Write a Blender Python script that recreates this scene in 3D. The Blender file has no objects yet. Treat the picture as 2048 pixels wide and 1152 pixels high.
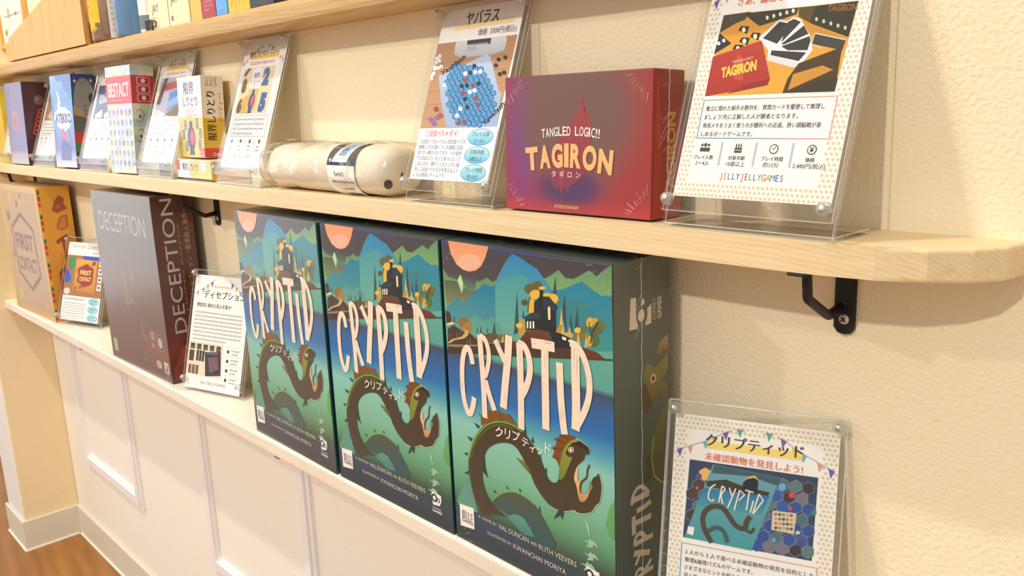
import bpy, bmesh, math, random
from mathutils import Vector, Matrix
SC = bpy.context.scene
COL = SC.collection
R = math.radians
# ------------------------------------------------------------------ camera
cd = bpy.data.cameras.new('camera'); cam = bpy.data.objects.new('camera', cd); COL.objects.link(cam)
cd.sensor_width = 36.0; cd.lens = 1686.74 / 2048 * 36.0; cd.clip_start = .01
def cam_matrix(loc, yaw, pitch, roll):
    y, p, r = R(yaw), R(pitch), R(roll)
    f = Vector((-math.sin(y) * math.cos(p), math.cos(y) * math.cos(p), math.sin(p)))
    rt = Vector((math.cos(y), math.sin(y), 0)); up = rt.cross(f)
    r2 = math.cos(r) * rt + math.sin(r) * up; u2 = -math.sin(r) * rt + math.cos(r) * up
    m = Matrix((r2, u2, -f)).transposed().to_4x4(); m.translation = Vector(loc); return m
cam.matrix_world = cam_matrix((.5942, -.4926, .3647), 46.624, -12.3778, -2.1279)
SC.camera = cam
# ------------------------------------------------------------------ light, world, exposure
SC.view_settings.view_transform = 'Standard'; SC.view_settings.look = 'None'
SC.view_settings.gamma = 1.0; SC.view_settings.use_curve_mapping = False
SC.view_settings.exposure = 0.16
W = bpy.data.worlds.new('world'); SC.world = W; W.use_nodes = True
W.node_tree.nodes['Background'].inputs[0].default_value = (1.0, .95, .87, 1)
W.node_tree.nodes['Background'].inputs[1].default_value = .56
def lamp(name, kind, loc, power, color, size, aim):
    l = bpy.data.lights.new(name, kind); o = bpy.data.objects.new(name, l); COL.objects.link(o)
    l.energy = power; l.color = color; o.location = loc
    if kind == 'AREA':
        l.shape = 'RECTANGLE'; l.size, l.size_y = size
    else: l.shadow_soft_size = size
    d = Vector(aim) - Vector(loc); o.rotation_euler = d.to_track_quat('-Z', 'Y').to_euler(); return o
lamp('ceiling_spot_near', 'POINT', (.22, -2.3, 1.72), 100, (1, .935, .83), .035, (0, 0, 0))
lamp('ceiling_spot_far', 'POINT', (-1.15, -1.35, 1.30), 26, (1, .935, .83), .035, (0, 0, 0))
lamp('ceiling_downlight', 'POINT', (-.75, -.80, 2.05), 88, (1, .93, .83), .03, (0, 0, 0))
lamp('daylight_through_glass_door', 'AREA', (-3.6, -1.45, .3), 8.5, (.97, .97, 1), (1.3, 1.7), (-1, -.6, 0))
SC.cycles.transparent_max_bounces = 32
# ------------------------------------------------------------------ materials
def lin(h):
    c = [int(h[i:i + 2], 16) / 255 for i in (0, 2, 4)]
    return tuple(x / 12.92 if x <= .04045 else ((x + .055) / 1.055) ** 2.4 for x in c) + (1.0,)
MATS = {}
def new_mat(name):
    m = bpy.data.materials.new(name); m.use_nodes = True; n = m.node_tree.nodes; n.clear(); MATS[name] = m
    out = n.new('ShaderNodeOutputMaterial'); return m, n, m.node_tree.links, out
def pbr(name, color, rough=.5, coat=0, metal=0, bump=None, spec=.5, coat_rough=.08):
    m, n, l, out = new_mat(name); b = n.new('ShaderNodeBsdfPrincipled'); l.new(b.outputs[0], out.inputs[0])
    if color == 'ATTR':
        a = n.new('ShaderNodeAttribute'); a.attribute_name = 'Col'; l.new(a.outputs['Color'], b.inputs['Base Color'])
    else: b.inputs['Base Color'].default_value = lin(color)
    b.inputs['Roughness'].default_value = rough; b.inputs['Metallic'].default_value = metal
    b.inputs['Coat Weight'].default_value = coat; b.inputs['Coat Roughness'].default_value = coat_rough
    b.inputs['Specular IOR Level'].default_value = spec
    if bump:
        tc = n.new('ShaderNodeTexCoord'); t = n.new('ShaderNodeTexNoise'); t.inputs['Scale'].default_value = bump[0]
        t.inputs['Detail'].default_value = 5; bp = n.new('ShaderNodeBump'); bp.inputs['Strength'].default_value = bump[1]
        bp.inputs['Distance'].default_value = bump[2]; l.new(tc.outputs['Object'], t.inputs['Vector'])
        l.new(t.outputs[0], bp.inputs['Height']); l.new(bp.outputs[0], b.inputs['Normal'])
    return m
def wood(name, c1, c2, c3, stretch, rough=.45, ring=14):
    m, n, l, out = new_mat(name); b = n.new('ShaderNodeBsdfPrincipled'); l.new(b.outputs[0], out.inputs[0])
    tc = n.new('ShaderNodeTexCoord'); mp = n.new('ShaderNodeMapping'); mp.inputs['Scale'].default_value = stretch
    l.new(tc.outputs['Object'], mp.inputs['Vector'])
    t = n.new('ShaderNodeTexNoise'); t.inputs['Scale'].default_value = ring; t.inputs['Detail'].default_value = 6; t.inputs['Distortion'].default_value = .6
    l.new(mp.outputs[0], t.inputs['Vector'])
    w = n.new('ShaderNodeTexWave'); w.wave_type = 'BANDS'; w.bands_direction = 'DIAGONAL'; w.inputs['Scale'].default_value = ring * .9
    w.inputs['Distortion'].default_value = 5; w.inputs['Detail'].default_value = 3; l.new(mp.outputs[0], w.inputs['Vector'])
    mx = n.new('ShaderNodeMix'); mx.data_type = 'FLOAT'; mx.inputs[0].default_value = .2
    l.new(t.outputs[0], mx.inputs[2]); l.new(w.outputs[1], mx.inputs[3])
    cr = n.new('ShaderNodeValToRGB'); e = cr.color_ramp.elements
    e[0].position = .25; e[0].color = lin(c1); e[1].position = .8; e[1].color = lin(c3)
    x = e.new(.5); x.color = lin(c2); l.new(mx.outputs[0], cr.inputs[0]); l.new(cr.outputs[0], b.inputs['Base Color'])
    b.inputs['Roughness'].default_value = rough
    bp = n.new('ShaderNodeBump'); bp.inputs['Strength'].default_value = .12; bp.inputs['Distance'].default_value = .0006
    l.new(mx.outputs[0], bp.inputs['Height']); l.new(bp.outputs[0], b.inputs['Normal']); return m
def clear(name, tint, gloss_rough=.03, ior=1.45, haze=0.0, haze_col='ffffff', bump=None, gain=1.0):
    m, n, l, out = new_mat(name)
    tr = n.new('ShaderNodeBsdfTransparent'); tr.inputs[0].default_value = lin(tint)
    g = n.new('ShaderNodeBsdfGlossy'); g.inputs['Roughness'].default_value = gloss_rough
    fr = n.new('ShaderNodeFresnel'); ge = n.new('ShaderNodeNewGeometry'); mi = n.new('ShaderNodeMix'); mi.data_type = 'FLOAT'
    mi.inputs[2].default_value = ior; mi.inputs[3].default_value = 1 / ior          # same reflectance on both faces of a thin sheet
    l.new(ge.outputs['Backfacing'], mi.inputs[0]); l.new(mi.outputs[0], fr.inputs[0])
    base = tr.outputs[0]
    if haze:
        d = n.new('ShaderNodeBsdfDiffuse'); d.inputs[0].default_value = lin(haze_col); mh = n.new('ShaderNodeMixShader'); mh.inputs[0].default_value = haze
        l.new(tr.outputs[0], mh.inputs[1]); l.new(d.outputs[0], mh.inputs[2]); base = mh.outputs[0]
    mx = n.new('ShaderNodeMixShader'); mu = n.new('ShaderNodeMath'); mu.operation = 'MULTIPLY'; mu.inputs[1].default_value = gain
    l.new(fr.outputs[0], mu.inputs[0]); l.new(mu.outputs[0], mx.inputs[0]); l.new(base, mx.inputs[1]); l.new(g.outputs[0], mx.inputs[2]); l.new(mx.outputs[0], out.inputs[0])
    if bump:
        tc = n.new('ShaderNodeTexCoord'); t = n.new('ShaderNodeTexNoise'); t.inputs['Scale'].default_value = bump[0]; t.inputs['Detail'].default_value = 4
        bp = n.new('ShaderNodeBump'); bp.inputs['Strength'].default_value = bump[1]; bp.inputs['Distance'].default_value = bump[2]
        l.new(tc.outputs['Object'], t.inputs['Vector']); l.new(t.outputs[0], bp.inputs['Height'])
        l.new(bp.outputs[0], g.inputs['Normal']); l.new(bp.outputs[0], fr.inputs['Normal'])
    return m
pbr('wallpaper', 'f3e5c6', .85, bump=(330, .65, .0016), spec=.25)
pbr('wall_lower', 'f5f0e6', .8, bump=(260, .4, .001), spec=.3)
pbr('pillar_paper', 'f0dcb4', .85, bump=(220, .4, .001), spec=.25)
pbr('white_paint_and_daylight', 'f4f1f2', .45, spec=.4)
pbr('skirting', 'ddd7c6', .5)
pbr('caulk', 'f3eee2', .6)
wood('pine', 'e0c496', 'ead2a6', 'efdab2', (1.2, 26, 26), .42, 9)
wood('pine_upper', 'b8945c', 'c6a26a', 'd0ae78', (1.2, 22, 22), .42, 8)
wood('daylit_pine', 'e8dcc6', 'efe6d6', 'f4eee2', (1.2, 26, 26), .38, 9)  # whiter pine for the lowest shelf: daylight put into its colour
wood('crate_wood', 'cf9448', 'e0ac64', 'e9bf82', (18, 18, 1.6), .45, 6)
wood('floor_wood', '8a5a2a', '9c682f', 'ae783c', (1.2, 7, 7), .35, 3)
pbr('black_iron', '14120f', .55, bump=(900, .3, .0004))
pbr('steel', 'd6d4cf', .42, metal=.85)
pbr('dark', '0c0b0a', .6)
pbr('print_gloss', 'ATTR', .42, coat=.55, coat_rough=.12)
pbr('print_hazy', 'ATTR', .45, coat=.8, coat_rough=.2)
pbr('print_satin', 'ATTR', .5, coat=.25, coat_rough=.2)
pbr('paper', 'ATTR', .75, spec=.25)
pbr('sticker', 'ATTR', .5)
clear('acrylic', 'ffffff', .015, 1.38)
clear('acrylic_edge', 'd9e0de', .08, 1.5, haze=.55, haze_col='ffffff')
clear('knob_clear', 'eef3f2', .06, 1.6, haze=.16, gain=1.4)
clear('wrap', 'ffffff', .12, 1.5, bump=(60, .6, .004), gain=1.2)
clear('wrap_crease', 'ffffff', .15, 1.6, haze=.42, haze_col='ffffff', bump=(200, .5, .002))
clear('cellophane', 'fbf9f4', .07, 1.5, haze=.04, bump=(16, .55, .012), gain=1.3)
clear('pet_plastic', 'e6e4de', .05, 1.5, haze=.16, haze_col='e9e4d8', bump=(60, .4, .004), gain=1.3)
clear('blue_plastic', '7fb8e6', .06, 1.5, haze=.42, haze_col='9ccbf2', bump=(60, .5, .004), gain=1.3)
pbr('cotton', 'f2eadb', .9, bump=(900, .4, .0006), spec=.15)
# ------------------------------------------------------------------ object helpers
def finish(name, me, mats, parent=None, smooth=False):
    for m in mats: me.materials.append(MATS[m])
    if smooth:
        for p in me.polygons: p.use_smooth = True
    o = bpy.data.objects.new(name, me); COL.objects.link(o)
    if parent: o.parent = parent
    return o
def tag(o, label, cat, group=None, kind=None):
    if label: o['label'] = label
    if cat: o['category'] = cat
    if group: o['group'] = group
    if kind: o['kind'] = kind
    return o
def thing(name, label, cat, loc, rz=0, lean=0, group=None):
    o = bpy.data.objects.new(name, None); COL.objects.link(o); o.empty_display_size = .02
    o.location = loc; o.rotation_euler = (-R(lean), 0, R(rz)); return tag(o, label, cat, group)
class MB:
    """collects solids into one mesh"""
    def __init__(s): s.bm = bmesh.new()
    def box(s, a, b, bev=0, mi=0, seg=2, M=None):
        r = bmesh.ops.create_cube(s.bm, size=1.0); vs = r['verts']
        c = [(a[i] + b[i]) / 2 for i in range(3)]; d = [abs(b[i] - a[i]) for i in range(3)]
        for v in vs: v.co = Vector((c[0] + v.co.x * d[0], c[1] + v.co.y * d[1], c[2] + v.co.z * d[2]))
        fs = set(f for v in vs for f in v.link_faces)
        if bev:
            es = list(set(e for v in vs for e in v.link_edges))
            rb = bmesh.ops.bevel(s.bm, geom=es, offset=bev, segments=seg, profile=.5, affect='EDGES')
            fs = set(rb['faces']) | set(f for f in s.bm.faces if f.is_valid and f in fs)
            vs = list(set(v for f in fs for v in f.verts))
        for f in fs:
            if f.is_valid: f.material_index = mi
        if M is not None:
            for v in vs: v.co = M @ v.co
        return [f for f in fs if f.is_valid]
    def lathe(s, prof, axis_o, axis_d, n=20, mi=0):
        d = Vector(axis_d).normalized(); t = d.orthogonal().normalized(); b = d.cross(t); o = Vector(axis_o); rings = []
        for r_, h in prof:
            rings.append([s.bm.verts.new(o + d * h + (t * math.cos(2 * math.pi * i / n) + b * math.sin(2 * math.pi * i / n)) * max(r_, 1e-5)) for i in range(n)])
        for k in range(len(rings) - 1):
            for i in range(n):
                f = s.bm.faces.new((rings[k][i], rings[k][(i + 1) % n], rings[k + 1][(i + 1) % n], rings[k + 1][i])); f.material_index = mi; f.smooth = True
        for rg, rev in ((rings[0], True), (rings[-1], False)):
            f = s.bm.faces.new(rg[::-1] if rev else rg); f.material_index = mi
    def tube(s, pts, r, n=12, mi=0):
        pts = [Vector(p) for p in pts]; prev = None; rings = []
        for i, p in enumerate(pts):
            d = (pts[min(i + 1, len(pts) - 1)] - pts[max(i - 1, 0)]).normalized()
            t = (prev - d * prev.dot(d)).normalized() if prev else d.orthogonal().normalized(); prev = t; b = d.cross(t)
            rings.append([s.bm.verts.new(p + (t * math.cos(2 * math.pi * k / n) + b * math.sin(2 * math.pi * k / n)) * r) for k in range(n)])
        for k in range(len(rings) - 1):
            for i in range(n):
                f = s.bm.faces.new((rings[k][i], rings[k][(i + 1) % n], rings[k + 1][(i + 1) % n], rings[k + 1][i])); f.smooth = True; f.material_index = mi
        s.bm.faces.new(rings[0][::-1]); s.bm.faces.new(rings[-1])
    def prism(s, outline, z0, z1, mi=0):
        lo = [s.bm.verts.new((x, y, z0)) for x, y in outline]; hi = [s.bm.verts.new((x, y, z1)) for x, y in outline]; n = len(outline)
        fs = [s.bm.faces.new(lo[::-1]), s.bm.faces.new(hi)] + [s.bm.faces.new((lo[i], lo[(i + 1) % n], hi[(i + 1) % n], hi[i])) for i in range(n)]
        for f in fs: f.material_index = mi
        return fs
    def build(s, name, mats, parent=None, smooth=False):
        bmesh.ops.recalc_face_normals(s.bm, faces=s.bm.faces[:])
        me = bpy.data.meshes.new(name); s.bm.to_mesh(me); s.bm.free()
        return finish(name, me, mats if isinstance(mats, (list, tuple)) else [mats], parent, smooth)
# ------------------------------------------------------------------ printing: flat inks laid on a face, one colour per corner
_TX = {}
def text_mesh(s, bold, res):
    k = (s, bold, res)
    if k not in _TX:
        c = bpy.data.curves.new('ink', 'FONT'); c.body = s; c.resolution_u = res; c.offset = bold
        o = bpy.data.objects.new('ink', c); COL.objects.link(o)
        dg = bpy.context.evaluated_depsgraph_get(); me = bpy.data.meshes.new_from_object(o.evaluated_get(dg))
        _TX[k] = ([(v.co.x, v.co.y) for v in me.vertices], [tuple(p.vertices) for p in me.polygons])
        bpy.data.objects.remove(o); bpy.data.curves.remove(c); bpy.data.meshes.remove(me)
    return _TX[k]
DZ = 3e-5
def chaikin(p, closed, n=2):
    for _ in range(n):
        q = [] if closed else [p[0]]
        for k in range(len(p) if closed else len(p) - 1):
            a, b = p[k], p[(k + 1) % len(p)]
            q += [(a[0] * .75 + b[0] * .25, a[1] * .75 + b[1] * .25), (a[0] * .25 + b[0] * .75, a[1] * .25 + b[1] * .75)]
        p = q if closed else q + [p[-1]]
    return p
class Ink:
    def __init__(s, w, h): s.w, s.h = w, h; s.v = []; s.f = []; s.c = []; s.n = 0
    def up(s, layer): s.n += 1; return layer + (s.n % 40) * .02          # later ink always lies on top of earlier ink
    def face(s, pts, cols, layer):
        a = sum(pts[i][0] * pts[(i + 1) % len(pts)][1] - pts[(i + 1) % len(pts)][0] * pts[i][1] for i in range(len(pts)))
        if abs(a) < 1e-12: return
        if a < 0: pts = pts[::-1]; cols = cols[::-1]
        k = len(s.v); s.v += [(x, y, layer) for x, y in pts]; s.f.append(tuple(range(k, k + len(pts)))); s.c.append(cols)
    def poly(s, col, pts, layer=1):
        layer = s.up(layer)
        if '>' in col:
            a, b = [lin(q) for q in col.split('>')]; ys = [p[1] for p in pts]; y0, y1 = min(ys), max(ys)
            cs = [tuple(b[i] + (a[i] - b[i]) * (p[1] - y0) / max(y1 - y0, 1e-9) for i in range(4)) for p in pts]
        else: cs = [lin(col)] * len(pts)
        s.face(list(pts), cs, layer)
    def rect(s, col, x0, y0, x1, y1, layer=1): s.poly(col, [(x0, y0), (x1, y0), (x1, y1), (x0, y1)], layer)
    def oval(s, col, x, y, rx, ry, layer=1, n=20): s.poly(col, [(x + rx * math.cos(2 * math.pi * i / n), y + ry * math.sin(2 * math.pi * i / n)) for i in range(n)], layer)
    def rrect(s, col, x0, y0, x1, y1, r, layer=1):
        p = []
        for cx, cy, a0 in ((x1 - r, y0 + r, -90), (x1 - r, y1 - r, 0), (x0 + r, y1 - r, 90), (x0 + r, y0 + r, 180)):
            for k in range(5): a = R(a0 + k * 22.5); p.append((cx + r * math.cos(a), cy + r * math.sin(a)))
        s.poly(col, p, layer)
    def grad(s, stops, x0, y0, x1, y1, layer=0):
        st = sorted(stops)
        for (t0, a), (t1, b) in zip(st[:-1], st[1:]):
            ca = a if isinstance(a, tuple) else (a, a); cb = b if isinstance(b, tuple) else (b, b)
            ya, yb = y0 + (y1 - y0) * t0, y0 + (y1 - y0) * t1
            s.face([(x0, ya), (x1, ya), (x1, yb), (x0, yb)], [lin(ca[0]), lin(ca[1]), lin(cb[1]), lin(cb[0])], layer)
    def stroke(s, col, w, pts, layer=1, fade=None):
        n = len(pts); L = []; Rr = []; layer = s.up(layer)
        for i, p in enumerate(pts):
            a, b = pts[max(i - 1, 0)], pts[min(i + 1, n - 1)]; dx, dy = b[0] - a[0], b[1] - a[1]; q = math.hypot(dx, dy) or 1
            nx, ny = -dy / q * w / 2, dx / q * w / 2
            L.append((p[0] + nx, p[1] + ny)); Rr.append((p[0] - nx, p[1] - ny))
        c = lin(col)
        for i in range(n - 1): s.face([Rr[i], Rr[i + 1], L[i + 1], L[i]], [c] * 4, layer + i * .012)
    def field(s, fn, x0, y0, x1, y1, nx, ny, layer=0):
        P = lambda a, b: (x0 + (x1 - x0) * a / nx, y0 + (y1 - y0) * b / ny)
        def col(a, b): return tuple(fn(a / nx, b / ny)) + (1.0,)
        for a in range(nx):
            for b in range(ny): s.face([P(a, b), P(a + 1, b), P(a + 1, b + 1), P(a, b + 1)], [col(a, b), col(a + 1, b), col(a + 1, b + 1), col(a, b + 1)], layer)
    def text(s, t, x, y, size, col, layer=2, width=None, align='l', bold=0.0, rot=0, res=2, sx=1.0):
        if bold and any(ord(ch) > 0x2000 for ch in t):                # dense characters: embolden by doubling, not by swelling
            q = bold * size * .55
            for dx in (-q, q): s.text(t, x + dx * math.cos(R(rot)), y + dx * math.sin(R(rot)), size, col, layer, width, align, 0, rot, res, sx)
            return
        layer = s.up(layer)
        if size > .008: res = max(res, 4)
        vs, fs = text_mesh(t, bold, res)
        if not vs: return
        x0 = min(v[0] for v in vs); x1 = max(v[0] for v in vs); k = size
        kx = size * sx if width is None else width / (x1 - x0)
        off = {'l': x0, 'c': (x0 + x1) / 2, 'r': x1}[align]; ca, sa = math.cos(R(rot)), math.sin(R(rot)); c = lin(col)
        pts = [((vx - off) * kx, vy * k) for vx, vy in vs]
        pts = [(x + px * ca - py * sa, y + px * sa + py * ca) for px, py in pts]
        for f in fs: s.face([pts[i] for i in f], [c] * len(f), layer)
    def lines(s, col, x0, y0, w, rows, pitch, h, layer=2, seed=1, last=.7):
        rnd = random.Random(seed)                                  # unreadable small print: little bars and ticks
        for r_ in range(rows):
            x = x0; y = y0 - r_ * pitch; e = x0 + w * (last if r_ == rows - 1 else 1)
            while x < e - h:
                g = h * rnd.uniform(.7, .95); kind = rnd.random()
                if kind < .35: s.rect(col, x, y, x + g, y + h * .22, layer); s.rect(col, x + g * .4, y - h * .4, x + g * .6, y + h * .5, layer)
                elif kind < .7:
                    s.rect(col, x, y + h * .3, x + g, y + h * .45, layer); s.rect(col, x, y - h * .3, x + g, y - h * .15, layer); s.rect(col, x + g * .15, y - h * .4, x + g * .32, y + h * .5, layer)
                else: s.rect(col, x + g * .1, y - h * .35, x + g * .28, y + h * .4, layer); s.rect(col, x + g * .6, y - h * .35, x + g * .78, y + h * .4, layer); s.rect(col, x, y, x + g * .9, y + h * .14, layer)
                x += h * 1.05
    def art(s, ops, k, ox=0, oy=0, base=0, clip=None):
        for o in ops:
            q = o[3] if o[0] == 'P' else o[4]
            pts = [(ox + q[i] * k, oy + q[i + 1] * k) for i in range(0, len(q), 2)]
            if clip: pts = [(min(max(a, clip[0]), clip[2]), min(max(b, clip[1]), clip[3])) for a, b in pts]
            if o[0] == 'S' and len(pts) > 3: pts = chaikin(pts, False)
            if o[0] == 'P' and o[2] >= 8 and len(pts) >= 13 and o[1] not in ('14202c', '4a3527>3a2c26', '9fbcae'): pts = chaikin(pts, True, 1)
            if o[0] == 'P': s.poly(o[1], pts, base + o[2])
            else: s.stroke(o[1], o[3] * k, pts, base + o[2])
    def merge(s, o, M):
        """lay another sheet into this one by a 2x3 affine"""
        for f, c in zip(o.f, o.c):
            s.face([(M[0] * o.v[i][0] + M[1] * o.v[i][1] + M[2], M[3] * o.v[i][0] + M[4] * o.v[i][1] + M[5]) for i in f], list(c), o.v[f[0]][2])
    def place(s, fn):
        return [fn(*v) for v in s.v]
def join_print(name, mats, parent, solid, inks, colors):
    """one mesh: a solid (bmesh) whose faces get a flat colour, plus inks laid on its faces by placing functions"""
    bm = solid.bm; bmesh.ops.recalc_face_normals(bm, faces=bm.faces[:])
    me0 = bpy.data.meshes.new('t'); bm.to_mesh(me0)
    V = [tuple(v.co) for v in me0.vertices]; F = []; Cc = []; SM = []
    for p in me0.polygons:
        F.append(tuple(p.vertices)); c = colors(p.normal, p.center); c = lin(c); Cc.append([c] * len(p.vertices))
    bpy.data.meshes.remove(me0); bm.free()
    for ink, fn in inks:
        k = len(V); V += ink.place(fn); F += [tuple(i + k for i in f) for f in ink.f]; Cc += ink.c
    me = bpy.data.meshes.new(name); me.from_pydata(V, [], F)
    at = me.color_attributes.new('Col', 'FLOAT_COLOR', 'CORNER')
    flat = [x for c in Cc for q in c for x in q]; at.data.foreach_set('color', flat); me.update()
    return finish(name, me, mats, parent)
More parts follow.
